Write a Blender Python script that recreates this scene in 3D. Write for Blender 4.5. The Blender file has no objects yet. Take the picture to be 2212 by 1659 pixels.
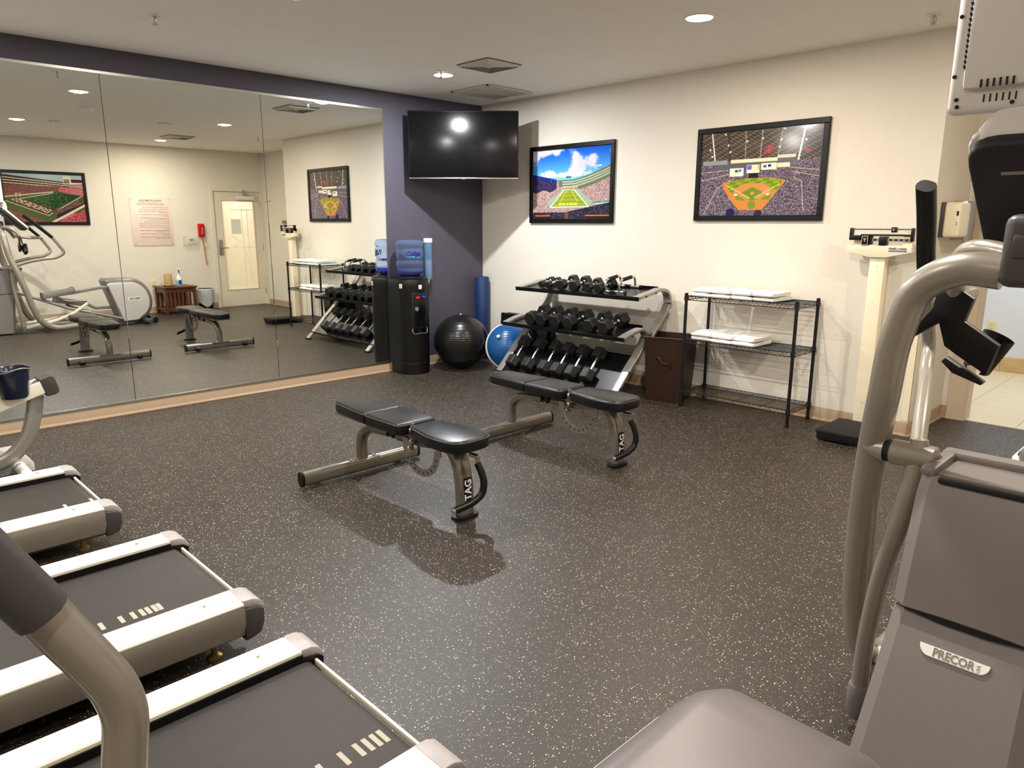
import bpy, bmesh, math, random
import numpy as np
from mathutils import Vector, Matrix, Euler
random.seed(7)
PI = math.pi
R = math.radians
SC = bpy.context.scene
COL = SC.collection

# ------------------------------------------------------------------ camera
cam_d = bpy.data.cameras.new('camera'); cam = bpy.data.objects.new('camera', cam_d); COL.objects.link(cam)
F, YAW, PIT, ROL = 1556.88, 0.7958, 0.2179, 0.0025
fw = Vector((-math.sin(YAW)*math.cos(PIT), math.cos(YAW)*math.cos(PIT), -math.sin(PIT)))
rt = Vector((math.cos(YAW), math.sin(YAW), 0.0)); up = rt.cross(fw)
r2 = rt*math.cos(ROL)+up*math.sin(ROL); u2 = up*math.cos(ROL)-rt*math.sin(ROL)
mw = Matrix((r2, u2, -fw)).transposed().to_4x4(); mw.translation = Vector((6.103, -5.5112, 1.48))
cam.matrix_world = mw
cam_d.sensor_width = 36.0; cam_d.sensor_fit = 'HORIZONTAL'; cam_d.lens = F/2212*36.0
cam_d.clip_start = 0.02; cam_d.clip_end = 100
SC.camera = cam
# ------------------------------------------------------------------ world, exposure
w = bpy.data.worlds.new('world'); SC.world = w; w.use_nodes = True
w.node_tree.nodes['Background'].inputs[0].default_value = (0.9, 0.95, 1.0, 1)
w.node_tree.nodes['Background'].inputs[1].default_value = 0.0
SC.view_settings.view_transform = 'Standard'; SC.view_settings.look = 'None'
SC.view_settings.gamma = 1.0; SC.view_settings.use_curve_mapping = False
SC.view_settings.exposure = 0.0
LIGHT_E = 63.0
HC = 2.722
# ceiling downlights: x, y, colour, strength
LAMPS = [(1.00, -1.34, (0.95, 0.98, 1.0), 1.1), (3.47, -1.33, (1.0, 0.85, 0.70), 0.58), (5.93, -1.27, (1.0, 0.88, 0.70), 0.56),
         (2.12, -3.33, (1.0, 0.98, 0.94), 1.1), (4.78, -3.34, (1.0, 0.96, 0.90), 1.05),
         (1.00, -5.35, (1.0, 0.96, 0.90), 0.9), (3.45, -5.35, (1.0, 0.92, 0.82), 0.6), (5.93, -5.9, (1.0, 0.92, 0.84), 0.35)]
def lamp(name, loc, e, color, rad=0.075):
    l = bpy.data.lights.new(name, 'AREA'); l.shape = 'DISK'; l.size = rad; l.energy = e; l.color = color
    o = bpy.data.objects.new(name, l); COL.objects.link(o); o.location = loc
    return o
for i, (x, y, c, s) in enumerate(LAMPS):
    lamp('ceiling_lamp', (x, y, HC-0.012), LIGHT_E*s, c)
# corridor lights behind the doorway and behind the glass door
def area(name, loc, e, color, sx, sy):
    l = bpy.data.lights.new(name, 'AREA'); l.shape = 'RECTANGLE'; l.size = sx; l.size_y = sy; l.energy = e; l.color = color
    o = bpy.data.objects.new(name, l); COL.objects.link(o); o.location = loc
    return o
area('corridor_lamp', (4.6, 2.1, 2.55), 42, (0.93, 0.96, 1.0), 1.6, 0.6)
area('lobby_lamp', (8.0, 0.3, 2.5), 60, (1.0, 0.93, 0.78), 0.8, 0.8)

# ------------------------------------------------------------------ materials
def lin(c):
    out = []
    for v in c[:3]:
        v = v/255.0
        out.append(v/12.92 if v <= 0.04045 else ((v+0.055)/1.055)**2.4)
    return (*out, 1.0)
def mat(name, rgb, rough=0.5, metal=0.0, bump=0.0, bscale=200.0, var=0.0, vscale=8.0, coat=0.0, trans=0.0, ior=1.45, spec=0.5, alpha=1.0, emit=None, sheen=0.0, aniso=0.0, stretch=None):
    m = bpy.data.materials.new(name); m.use_nodes = True
    nt = m.node_tree; n = nt.nodes; b = n['Principled BSDF']
    base = lin(rgb)
    b.inputs['Base Color'].default_value = base
    b.inputs['Roughness'].default_value = rough; b.inputs['Metallic'].default_value = metal
    b.inputs['Coat Weight'].default_value = coat; b.inputs['Transmission Weight'].default_value = trans
    b.inputs['IOR'].default_value = ior; b.inputs['Specular IOR Level'].default_value = spec
    b.inputs['Alpha'].default_value = alpha
    if sheen: b.inputs['Sheen Weight'].default_value = sheen
    if emit:
        b.inputs['Emission Color'].default_value = lin(emit[0]); b.inputs['Emission Strength'].default_value = emit[1]
    tc = n.new('ShaderNodeTexCoord'); mp = n.new('ShaderNodeMapping'); nt.links.new(tc.outputs['Object'], mp.inputs[0])
    if stretch: mp.inputs['Scale'].default_value = stretch
    # every material gets a slight procedural tone variation
    nz = n.new('ShaderNodeTexNoise'); nz.inputs['Scale'].default_value = vscale; nz.inputs['Detail'].default_value = 3
    nt.links.new(mp.outputs[0], nz.inputs[0])
    v = max(var, 0.03)
    mx = n.new('ShaderNodeMix'); mx.data_type = 'RGBA'
    mx.inputs[6].default_value = tuple(min(1, c*(1-v)) for c in base[:3])+(1,)
    mx.inputs[7].default_value = tuple(min(1, c*(1+v)) for c in base[:3])+(1,)
    nt.links.new(nz.outputs[0], mx.inputs[0]); nt.links.new(mx.outputs[2], b.inputs['Base Color'])
    if bump:
        n2 = n.new('ShaderNodeTexNoise'); n2.inputs['Scale'].default_value = bscale; n2.inputs['Detail'].default_value = 2
        bp = n.new('ShaderNodeBump'); bp.inputs['Strength'].default_value = bump; bp.inputs['Distance'].default_value = 0.002
        nt.links.new(mp.outputs[0], n2.inputs[0]); nt.links.new(n2.outputs[0], bp.inputs['Height']); nt.links.new(bp.outputs[0], b.inputs['Normal'])
    return m
M = {}
M['wall'] = mat('cream_wall_paint', (226, 219, 206), 0.75, bump=0.15, bscale=260)
M['ceiling'] = mat('ceiling_paint', (244, 239, 232), 0.9, bump=0.3, bscale=160)
M['purple'] = mat('aubergine_wall_paint', (76, 72, 84), 0.6, bump=0.15, bscale=260)
M['tan'] = mat('tan_vinyl', (162, 138, 110), 0.4)
M['frame_beige'] = mat('beige_door_frame_paint', (214, 196, 174), 0.4)
M['corr_wall'] = mat('pale_corridor_paint', (226, 230, 236), 0.7)
M['grout'] = mat('grey_grout', (150, 144, 130), 0.8)
M['black'] = mat('black_plastic', (12, 11, 12), 0.38, spec=0.35)
M['black_matte'] = mat('matte_black', (16, 15, 16), 0.7)
M['black_metal'] = mat('black_powder_coat', (17, 17, 18), 0.35)
M['rubber'] = mat('black_rubber', (15, 14, 14), 0.5, bump=0.1)
M['chrome'] = mat('chrome', (215, 213, 208), 0.16, 1.0)
M['steel'] = mat('brushed_steel', (185, 180, 172), 0.3, 1.0)
M['silver'] = mat('silver_paint', (158, 154, 148), 0.32, 0.5, coat=0.2)
M['bench_frame'] = mat('warm_grey_metallic_paint', (134, 128, 118), 0.28, 0.7, coat=0.3)
M['vinyl'] = mat('black_vinyl_upholstery', (14, 14, 16), 0.32, bump=0.12, bscale=300)
M['padgrey'] = mat('mid_grey_plastic', (120, 116, 112), 0.45)
M['piping'] = mat('grey_piping', (70, 68, 66), 0.45)
M['white'] = mat('white_plastic', (236, 234, 228), 0.35)
M['cream'] = mat('cream_enamel', (240, 228, 200), 0.35)
M['tray'] = mat('satin_black_metal', (16, 16, 18), 0.3, 0.3)
M['blue_ball'] = mat('blue_vinyl', (32, 92, 165), 0.28)
M['grey_ball'] = mat('black_vinyl_ball', (46, 45, 44), 0.3)
M['foam'] = mat('navy_foam', (19, 46, 94), 0.6, bump=0.3, bscale=300)
M['elgrey'] = mat('warm_grey_plastic', (124, 116, 113), 0.42, bump=0.08, bscale=500, metal=0.15)
M['eldark'] = mat('dark_grey_plastic', (66, 62, 62), 0.42, bump=0.1, bscale=500)
M['ellight'] = mat('light_grey_plastic', (206, 200, 194), 0.42)
M['eltube'] = mat('pewter_metallic_paint', (150, 142, 130), 0.32, 0.35, coat=0.25)
M['elhood'] = mat('lilac_grey_plastic', (120, 113, 113), 0.36, metal=0.15, bump=0.06, bscale=500)
M['console'] = mat('aubergine_black_plastic', (27, 23, 25), 0.6, bump=0.15, bscale=600)
M['rail'] = mat('cream_aluminium_rail', (240, 232, 214), 0.38, 0.05)
M['skirt'] = mat('pewter_side_skirt', (150, 142, 130), 0.36, 0.45)
M['mark'] = mat('belt_marking', (176, 168, 152), 0.7)
M['towel'] = mat('white_terry', (246, 243, 236), 0.95, bump=0.9, bscale=240, sheen=0.3)
M['brown'] = mat('brown_nylon', (42, 24, 11), 0.4, bump=0.2, bscale=90, var=0.15)
M['wood'] = mat('dark_stained_oak', (92, 48, 22), 0.4, var=0.25, vscale=10, stretch=(1, 1, 0.15))
M['card'] = mat('brown_paper', (196, 160, 112), 0.9)
M['red'] = mat('red_plastic', (190, 18, 20), 0.25)
M['liner'] = mat('clear_film', (246, 246, 246), 0.25, alpha=0.6, bump=0.6, bscale=30)
M['tissue'] = mat('white_paper', (240, 238, 234), 0.8)
M['pink_sign'] = mat('pale_pink_sign_board', (236, 214, 206), 0.3)
M['ink'] = mat('dark_ink', (52, 46, 48), 0.7)
M['ink_blue'] = mat('blue_ink', (20, 60, 150), 0.5)
M['ink_navy'] = mat('navy_ink', (18, 24, 120), 0.4)
M['ink_teal'] = mat('teal_ink', (50, 180, 205), 0.4)
M['ink_white'] = mat('white_ink', (235, 232, 225), 0.5)
M['lens'] = mat('lamp_diffuser', (255, 252, 245), 0.5, emit=((255, 250, 240), 14.0))
M['grille_dark'] = mat('duct_shadow_grey', (60, 58, 54), 0.8)
M['grille'] = mat('offwhite_grille_paint', (206, 200, 188), 0.5)
M['screen'] = mat('glossy_black_screen', (5, 5, 9), 0.2)
M['lcd'] = mat('green_grey_lcd', (110, 124, 96), 0.3)
M['ivory'] = mat('ivory_plastic', (232, 220, 176), 0.4)
M['brass'] = mat('brass_plaque', (150, 122, 62), 0.35, 0.7)
M['cupblue'] = mat('navy_translucent_plastic', (20, 28, 50), 0.25)
M['tilebase'] = mat('travertine_base', (214, 180, 128), 0.45, var=0.22, vscale=9)
M['tilefloor'] = mat('travertine_floor', (228, 214, 182), 0.35, var=0.10, vscale=4, stretch=(1, 4, 1))
M['doorpaint'] = mat('cream_door_paint', (226, 218, 200), 0.42)
M['frost'] = mat('frosted_door_glass', (252, 246, 232), 0.5, alpha=0.45)
M['capgrey'] = mat('light_cap_plastic', (168, 161, 160), 0.4)
M['etch'] = mat('etched_glass_line', (255, 250, 240), 0.7)
M['acrylic'] = mat('clear_acrylic', (230, 232, 226), 0.08, alpha=0.16)
M['led'] = mat('red_led', (255, 40, 40), 0.4, emit=((255, 30, 30), 2.0))

def mirror_mat():
    m = bpy.data.materials.new('mirror_glass'); m.use_nodes = True; b = m.node_tree.nodes['Principled BSDF']
    b.inputs['Base Color'].default_value = (0.86, 0.885, 0.85, 1); b.inputs['Metallic'].default_value = 1; b.inputs['Roughness'].default_value = 0.0
    return m
M['mirror'] = mirror_mat()
def water_mat():
    m = bpy.data.materials.new('blue_clear_polycarbonate'); m.use_nodes = True; b = m.node_tree.nodes['Principled BSDF']
    b.inputs['Base Color'].default_value = (0.52, 0.66, 1.0, 1); b.inputs['Roughness'].default_value = 0.04
    b.inputs['Transmission Weight'].default_value = 0.92; b.inputs['IOR'].default_value = 1.18
    return m
M['bottle'] = water_mat()
def floor_mat():
    m = bpy.data.materials.new('speckled_black_rubber_floor'); m.use_nodes = True
    nt = m.node_tree; n = nt.nodes; b = n['Principled BSDF']; L = nt.links
    tc = n.new('ShaderNodeTexCoord')
    def specks(scale, keep, size):
        v = n.new('ShaderNodeTexVoronoi'); v.inputs['Scale'].default_value = scale; v.inputs['Randomness'].default_value = 1.0
        nz = n.new('ShaderNodeTexNoise'); nz.inputs['Scale'].default_value = scale*1.7
        ad = n.new('ShaderNodeMix'); ad.data_type = 'VECTOR'; ad.inputs[0].default_value = 0.006
        L.new(tc.outputs['Object'], ad.inputs[4]); L.new(nz.outputs['Color'], ad.inputs[5]); L.new(tc.outputs['Object'], nz.inputs[0])
        L.new(ad.outputs[1], v.inputs['Vector'])
        sp = n.new('ShaderNodeSeparateColor'); L.new(v.outputs['Color'], sp.inputs[0])
        lt = n.new('ShaderNodeMath'); lt.operation = 'LESS_THAN'; lt.inputs[1].default_value = keep; L.new(sp.outputs[0], lt.inputs[0])
        sz = n.new('ShaderNodeMath'); sz.operation = 'MULTIPLY'; sz.inputs[1].default_value = size; L.new(sp.outputs[1], sz.inputs[0])
        ds = n.new('ShaderNodeMath'); ds.operation = 'LESS_THAN'; L.new(v.outputs['Distance'], ds.inputs[0]); L.new(sz.outputs[0], ds.inputs[1])
        mu = n.new('ShaderNodeMath'); mu.operation = 'MULTIPLY'; L.new(lt.outputs[0], mu.inputs[0]); L.new(ds.outputs[0], mu.inputs[1])
        return mu, sp
    a, sp = specks(122, 0.56, 0.28); c, _ = specks(250, 0.28, 0.36)
    mxx = n.new('ShaderNodeMath'); mxx.operation = 'MAXIMUM'; L.new(a.outputs[0], mxx.inputs[0])
    hf = n.new('ShaderNodeMath'); hf.operation = 'MULTIPLY'; hf.inputs[1].default_value = 0.45; L.new(c.outputs[0], hf.inputs[0]); L.new(hf.outputs[0], mxx.inputs[1])
    nz = n.new('ShaderNodeTexNoise'); nz.inputs['Scale'].default_value = 1.3; nz.inputs['Detail'].default_value = 6; L.new(tc.outputs['Object'], nz.inputs[0])
    base = n.new('ShaderNodeMix'); base.data_type = 'RGBA'; base.inputs[6].default_value = lin((32, 25, 18)); base.inputs[7].default_value = lin((42, 34, 26))
    L.new(nz.outputs[0], base.inputs[0])
    mx = n.new('ShaderNodeMix'); mx.data_type = 'RGBA'; mx.inputs[7].default_value = lin((238, 222, 190))
    L.new(base.outputs[2], mx.inputs[6]); L.new(mxx.outputs[0], mx.inputs[0]); L.new(mx.outputs[2], b.inputs['Base Color'])
    rr = n.new('ShaderNodeMapRange'); rr.inputs[3].default_value = 0.40; rr.inputs[4].default_value = 0.52; L.new(nz.outputs[0], rr.inputs[0]); L.new(rr.outputs[0], b.inputs['Roughness'])
    n2 = n.new('ShaderNodeTexNoise'); n2.inputs['Scale'].default_value = 330; n2.inputs['Detail'].default_value = 2; L.new(tc.outputs['Object'], n2.inputs[0])
    bp = n.new('ShaderNodeBump'); bp.inputs['Strength'].default_value = 0.35; bp.inputs['Distance'].default_value = 0.0015
    L.new(n2.outputs[0], bp.inputs['Height']); L.new(bp.outputs[0], b.inputs['Normal'])
    b.inputs['Specular IOR Level'].default_value = 0.62
    return m
M['floor'] = floor_mat()
def belt_mat():
    m = mat('treadmill_belt', (52, 46, 42), 0.40, var=0.3, vscale=5, bump=0.5, bscale=420, stretch=(6, 1, 1))
    return m
M['belt'] = belt_mat()
def ball_mat(name, rgb, bands):
    m = mat(name, rgb, 0.28)
    nt = m.node_tree; n = nt.nodes
    wv = n.new('ShaderNodeTexWave'); wv.bands_direction = 'Z'; wv.inputs['Scale'].default_value = bands; wv.inputs['Distortion'].default_value = 0
    bp = n.new('ShaderNodeBump'); bp.inputs['Strength'].default_value = 0.25; bp.inputs['Distance'].default_value = 0.003
    nt.links.new(n['Texture Coordinate'].outputs['Object'], wv.inputs[0]); nt.links.new(wv.outputs[0], bp.inputs['Height'])
    nt.links.new(bp.outputs[0], n['Principled BSDF'].inputs['Normal'])
    return m
M['grey_ball'] = ball_mat('charcoal_ball_vinyl', (22, 21, 20), 14)
M['blue_ball'] = ball_mat('blue_ball_vinyl', (24, 78, 134), 18)

# ------------------------------------------------------------------ mesh helpers
class B:
    """collects shapes; build() links them as ONE mesh object"""
    def __init__(s): s.v = []; s.f = []
    def add(s, vs, fs, mtx=None):
        k = len(s.v)
        s.v += [tuple(mtx @ Vector(p)) if mtx is not None else tuple(p) for p in vs]
        s.f += [tuple(i+k for i in f) for f in fs]
        return s
    def bm(s, b, mtx=None):
        b.verts.ensure_lookup_table(); b.verts.index_update()
        s.add([v.co.copy() for v in b.verts], [[v.index for v in f.verts] for f in b.faces], mtx); b.free()
        return s
    def box(s, c, d, rot=None, bev=0.0, seg=2):
        m = Matrix.Translation(c)
        if rot is not None: m = m @ (rot if isinstance(rot, Matrix) else Euler(rot).to_matrix().to_4x4())
        b = bmesh.new(); bmesh.ops.create_cube(b, size=1.0)
        for v in b.verts: v.co = Vector((v.co.x*d[0], v.co.y*d[1], v.co.z*d[2]))
        if bev: bmesh.ops.bevel(b, geom=b.edges[:], offset=min(bev, min(d)*0.49), segments=seg, affect='EDGES', profile=0.5)
        return s.bm(b, m)
    def bx(s, a, b, bev=0.0, seg=2):
        return s.box([(a[i]+b[i])/2 for i in range(3)], [abs(b[i]-a[i]) for i in range(3)], None, bev, seg)
    def cyl(s, p, q, r, r2=None, n=16, bev=0.0):
        p = Vector(p); q = Vector(q); r2 = r if r2 is None else r2
        d = q-p; L_ = d.length
        pr = [(r, 0), (r2, L_)]
        if bev: pr = [(r-bev, 0), (r, bev), (r2, L_-bev), (r2-bev, L_)]
        return s.lathe(pr, n, p, d, True)
    def lathe(s, prof, n=24, origin=(0, 0, 0), axis=(0, 0, 1), caps=False):
        m = Matrix.Translation(origin) @ Vector((0, 0, 1)).rotation_difference(Vector(axis).normalized()).to_matrix().to_4x4()
        vs = []; fs = []
        for (r, z) in prof:
            for k in range(n):
                a = 2*PI*k/n; vs.append((r*math.cos(a), r*math.sin(a), z))
        for i in range(len(prof)-1):
            for k in range(n):
                k2 = (k+1) % n
                fs.append((i*n+k, i*n+k2, (i+1)*n+k2, (i+1)*n+k))
        if caps:
            fs.append(tuple(reversed(range(n)))); fs.append(tuple((len(prof)-1)*n+k for k in range(n)))
        return s.add(vs, fs, m)
    def sweep(s, pts, section, closed=False, smooth=True, sub=6, upv=None, scales=None):
        """sweep a closed 2-D section along a path"""
        P = [Vector(p) for p in pts]
        if smooth and len(P) > 2: 
            if scales is not None:
                P, scales = spline(P, closed, sub, scales)
            else: P, _ = spline(P, closed, sub)
        n = len(P); k = len(section)
        T = []
        for i in range(n):
            if closed: t = P[(i+1) % n]-P[(i-1) % n]
            else: t = P[min(i+1, n-1)]-P[max(i-1, 0)]
            T.append(t.normalized())
        if upv is None:
            ref = Vector((0, 0, 1)) if abs(T[0].z) < 0.9 else Vector((1, 0, 0))
        else: ref = Vector(upv)
        N = (ref-T[0]*ref.dot(T[0])).normalized(); vs = []; fs = []
        for i in range(n):
            if upv is not None:
                N = (Vector(upv)-T[i]*Vector(upv).dot(T[i])).normalized()
            elif i:
                q = T[i-1].rotation_difference(T[i]); N = q @ N; N = (N-T[i]*N.dot(T[i])).normalized()
            Bn = T[i].cross(N); sc = scales[i] if scales is not None else 1.0
            for (a, b) in section: vs.append(P[i]+N*(b*sc)+Bn*(a*sc))
        m_ = n if closed else n-1
        for i in range(m_):
            j = (i+1) % n
            for a in range(k):
                b2 = (a+1) % k
                fs.append((i*k+a, i*k+b2, j*k+b2, j*k+a))
        if not closed:
            fs.append(tuple(reversed(range(k)))); fs.append(tuple((n-1)*k+a for a in range(k)))
        return s.add(vs, fs)
    def tube(s, pts, r, n=12, closed=False, smooth=True, sub=6, scales=None):
        return s.sweep(pts, [(r*math.cos(2*PI*k/n), r*math.sin(2*PI*k/n)) for k in range(n)], closed, smooth, sub, None, scales)
    def rtube(s, pts, wx, wz, upv, rad=0.01, smooth=True, sub=6):
        return s.sweep(pts, rrect(wx, wz, rad), False, smooth, sub, upv)
    def prism(s, poly, a, b, plane='yz', bev=0.0, seg=2):
        """extrude a 2-D outline from a to b along the remaining axis"""
        bm_ = bmesh.new()
        def P3(u, v, t):
            return {'yz': (t, u, v), 'xz': (u, t, v), 'xy': (u, v, t)}[plane]
        lo = [bm_.verts.new(P3(u, v, a)) for u, v in poly]; hi = [bm_.verts.new(P3(u, v, b)) for u, v in poly]
        n = len(poly)
        f1 = bm_.faces.new(lo); f2 = bm_.faces.new(list(reversed(hi)))
        for i in range(n): bm_.faces.new((lo[i], hi[i], hi[(i+1) % n], lo[(i+1) % n]))
        bmesh.ops.recalc_face_normals(bm_, faces=bm_.faces[:])
        if bev:
            ed = list({e for f in (f1, f2) for e in f.edges})
            bmesh.ops.bevel(bm_, geom=ed, offset=bev, segments=seg, affect='EDGES', profile=0.5)
        return s.bm(bm_)
    def sphere(s, c, r, n=24, m=14, scale=(1, 1, 1)):
        b = bmesh.new(); bmesh.ops.create_uvsphere(b, u_segments=n, v_segments=m, radius=r)
        return s.bm(b, Matrix.Translation(c) @ Matrix.Diagonal((*scale, 1)))
    def build(s, name, m, parent=None, flat=False, ang=38):
        me = bpy.data.meshes.new(name); me.from_pydata(s.v, [], s.f); 
        b = bmesh.new(); b.from_mesh(me); bmesh.ops.recalc_face_normals(b, faces=b.faces[:]); b.to_mesh(me); b.free()
        me.materials.append(M[m] if isinstance(m, str) else m)
        if not flat:
            me.shade_smooth(); me.set_sharp_from_angle(angle=R(ang))
        o = bpy.data.objects.new(name, me); COL.objects.link(o)
        if parent is not None: o.parent = parent
        return o
def rrect(wx, wz, rad, k=3):
    out = []
    rad = min(rad, wx/2-1e-4, wz/2-1e-4)
    for (sx, sz, a0) in ((1, 1, 0), (-1, 1, 90), (-1, -1, 180), (1, -1, 270)):
        cx, cz = sx*(wx/2-rad), sz*(wz/2-rad)
        for j in range(k+1):
            a = R(a0+90*j/k); out.append((cx+rad*math.cos(a), cz+rad*math.sin(a)))
    return out
def spline(P, closed, sub, scales=None):
    n = len(P); out = []; so = []
    rng = range(n if closed else n-1)
    for i in rng:
        g = (lambda k: P[k % n]) if closed else (lambda k: P[min(max(k, 0), n-1)])
        p0, p1, p2, p3 = g(i-1), g(i), g(i+1), g(i+2)
        # centripetal-ish: damp tangents by segment length
        L_ = (p2-p1).length
        def tan(a, b, c):
            l1 = (b-a).length; l2 = (c-b).length
            if l1 < 1e-9 or l2 < 1e-9: return (c-a).normalized() if (c-a).length > 1e-9 else Vector((0, 0, 0))
            return ((b-a)/l1*l2+(c-b)/l2*l1)/(l1+l2)
        m1 = tan(p0, p1, p2)*L_; m2 = tan(p1, p2, p3)*L_
        for j in range(sub):
            t = j/sub; t2 = t*t; t3 = t2*t
            out.append(p1*(2*t3-3*t2+1)+m1*(t3-2*t2+t)+p2*(-2*t3+3*t2)+m2*(t3-t2))
            if scales is not None:
                s1 = scales[i]; s2 = scales[(i+1) % n]; so.append(s1+(s2-s1)*t)
    if not closed:
        out.append(P[-1].copy())
        if scales is not None: so.append(scales[-1])
    return out, (so if scales is not None else None)
def fillet(pts, rad, k=5):
    """round the corners of a polyline"""
    P = [Vector(p) for p in pts]; out = [P[0]]
    for i in range(1, len(P)-1):
        a = (P[i-1]-P[i]); b = (P[i+1]-P[i]); r_ = min(rad, a.length*0.48, b.length*0.48)
        p = P[i]+a.normalized()*r_; q = P[i]+b.normalized()*r_
        for j in range(k+1):
            t = j/k; out.append(p*(1-t)**2+P[i]*2*t*(1-t)+q*t*t)
    out.append(P[-1]); return out
def tag(o, label, cat, group=None, kind=None):
    o['label'] = label; o['category'] = cat
    if group: o['group'] = group
    if kind: o['kind'] = kind
    return o
def thing(name, label, cat, loc=(0, 0, 0), rz=0.0, group=None):
    o = bpy.data.objects.new(name, None); COL.objects.link(o); o.empty_display_size = 0.1
    o.location = loc; o.rotation_euler = (0, 0, rz)
    return tag(o, label, cat, group)
def struct(b, name, m, parent=None, flat=True):
    o = b.build(name, m, parent, flat)
    if parent is None: o['kind'] = 'structure'
    return o
def lab(o, l): o['label'] = l; return o
def dup(root, loc, rz=None, label=None, group=None, skip=()):
    r = root.copy(); COL.objects.link(r); r.location = loc
    if rz is not None: r.rotation_euler = (0, 0, rz)
    if label: r['label'] = label
    if group: r['group'] = group
    for ch in list(root.children):
        if ch in skip: continue
        c = ch.copy(); COL.objects.link(c); c.parent = r
        for g in ch.children:
            d = g.copy(); COL.objects.link(d); d.parent = c
    return r
def rpoly(pts, rad):
    P = [Vector((*p, 0)) for p in pts]; out = []
    for i in range(len(P)):
        a = P[i-1]-P[i]; b_ = P[(i+1) % len(P)]-P[i]; r_ = min(rad[i], a.length*0.45, b_.length*0.45)
        p = P[i]+a.normalized()*r_; q = P[i]+b_.normalized()*r_
        for j in range(6):
            u = j/5; v = p*(1-u)**2+P[i]*2*u*(1-u)+q*u*u; out.append((v.x, v.y))
    return out
def text(name, s, size, mtx, m, parent=None, bold=0.0, ext=0.0006, align='CENTER', shear=0.0, spacing=1.0, width=None):
    cu = bpy.data.curves.new(name, 'FONT'); cu.body = s; cu.size = size; cu.extrude = ext; cu.offset = bold*size
    cu.align_x = align; cu.align_y = 'CENTER'; cu.shear = shear; cu.space_character = spacing; cu.resolution_u = 2
    o = bpy.data.objects.new(name+'_tmp', cu); COL.objects.link(o)
    bpy.context.view_layer.update()
    me = bpy.data.meshes.new_from_object(o); bpy.data.objects.remove(o)
    if width:
        xs = [v.co.x for v in me.vertices]; sc = width/(max(xs)-min(xs))
        for v in me.vertices: v.co.x *= sc
    me.transform(mtx); me.materials.clear(); me.materials.append(M[m])
    o = bpy.data.objects.new(name, me); COL.objects.link(o)
    if parent is not None: o.parent = parent
    return o
def frame(origin, xdir, ydir):
    """matrix mapping local x,y to given directions"""
    x = Vector(xdir).normalized(); y = Vector(ydir); y = (y-x*y.dot(x)).normalized(); z = x.cross(y)
    m = Matrix((x, y, z)).transposed().to_4x4(); m.translation = Vector(origin); return m
# ================================================================== setting
WX = 6.906          # wall facing the mirror
LX = 4.526          # end of the picture wall
YD = 0.78           # plane of the doorway wall
YR = -7.9           # wall behind the camera
struct(B().bx((0, YR, -0.06), (WX, YD+0.03, 0)), 'floor', 'floor')
struct(B().bx((-0.1, YR, HC), (WX+0.1, YD+0.12, HC+0.08)), 'ceiling', 'ceiling')
struct(B().bx((-0.12, YR-0.1, 0), (0, 0, HC)), 'wall_left', 'purple')
struct(B().bx((-0.12, 0, 0), (LX, YD+0.11, HC)), 'wall_back', 'wall')
struct(B().bx((0, YR-0.12, 0), (WX+0.12, YR, HC)), 'wall_rear', 'wall')
# wall with the tiled corridor's opening
b = B(); DX0, DX1, DZ = 4.60, 5.62, 2.12
b.bx((LX+0.0005, YD, 0), (DX0, YD+0.12, HC)); b.bx((DX1, YD, 0), (WX+0.12, YD+0.12, HC)); b.bx((DX0, YD, DZ), (DX1, YD+0.12, HC))
struct(b, 'wall_doorway', 'wall')
# wall facing the mirror, with the door's opening
b = B(); GY0, GY1, GZ = -0.15, 0.735, 2.05
b.bx((WX, YR, 0), (WX+0.12, GY0, HC)); b.bx((WX, GY1, 0), (WX+0.12, YD+0.0, HC)); b.bx((WX, GY0, GZ), (WX+0.12, GY1, HC))
struct(b, 'wall_right', 'wall')
# corridor frame (jambs and head)
b = B()
b.bx((DX0-0.03, YD-0.014, 0), (DX0+0.09, YD-0.001, DZ+0.03)); b.bx((DX1-0.09, YD-0.014, 0), (DX1+0.03, YD-0.001, DZ+0.03)); b.bx((DX0+0.09, YD-0.014, DZ-0.09), (DX1-0.09, YD-0.001, DZ+0.03))
struct(b, 'trim_1', 'frame_beige')
b = B().bx((DX0+0.001, YD, 0), (DX0+0.10, YD+0.135, DZ-0.001)).bx((DX1-0.10, YD, 0), (DX1-0.001, YD+0.135, DZ-0.001)).bx((DX0+0.10, YD, DZ-0.10), (DX1-0.10, YD+0.135, DZ-0.001))
struct(b, 'trim_3', 'frame_beige')
# cove baseboards with a lighter toe
def cove(name, p, q, nrm, h=0.10):
    p = Vector(p); q = Vector(q); n = Vector(nrm)
    sec = [(0, 0), (0.022, 0), (0.022, 0.004), (0.012, 0.010), (0.007, 0.022), (0.006, h-0.004), (0.003, h), (0, h)]
    vs = []; fs = []
    for e in (p, q):
        for (a, z) in sec: vs.append(e+n*a+Vector((0, 0, z)))
    k = len(sec)
    for i in range(k): fs.append((i, (i+1) % k, k+(i+1) % k, k+i))
    fs += [tuple(range(k)), tuple(reversed(range(k, 2*k)))]
    return struct(B().add(vs, fs), name, 'tan', flat=False)
cove('baseboard_left', (0, YR, 0), (0, 0, 0), (1, 0, 0), 0.094)
cove('baseboard_back', (0, 0, 0), (LX, 0, 0), (0, -1, 0))
cove('baseboard_return', (LX, -0.02, 0), (LX, YD, 0), (1, 0, 0))
cove('baseboard_doorway', (LX, YD, 0), (DX0-0.03, YD, 0), (0, -1, 0))
cove('baseboard_doorway', (DX1+0.03, YD, 0), (WX, YD, 0), (0, -1, 0))
cove('baseboard_right', (WX, YR, 0), (WX, GY0-0.05, 0), (-1, 0, 0))
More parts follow.
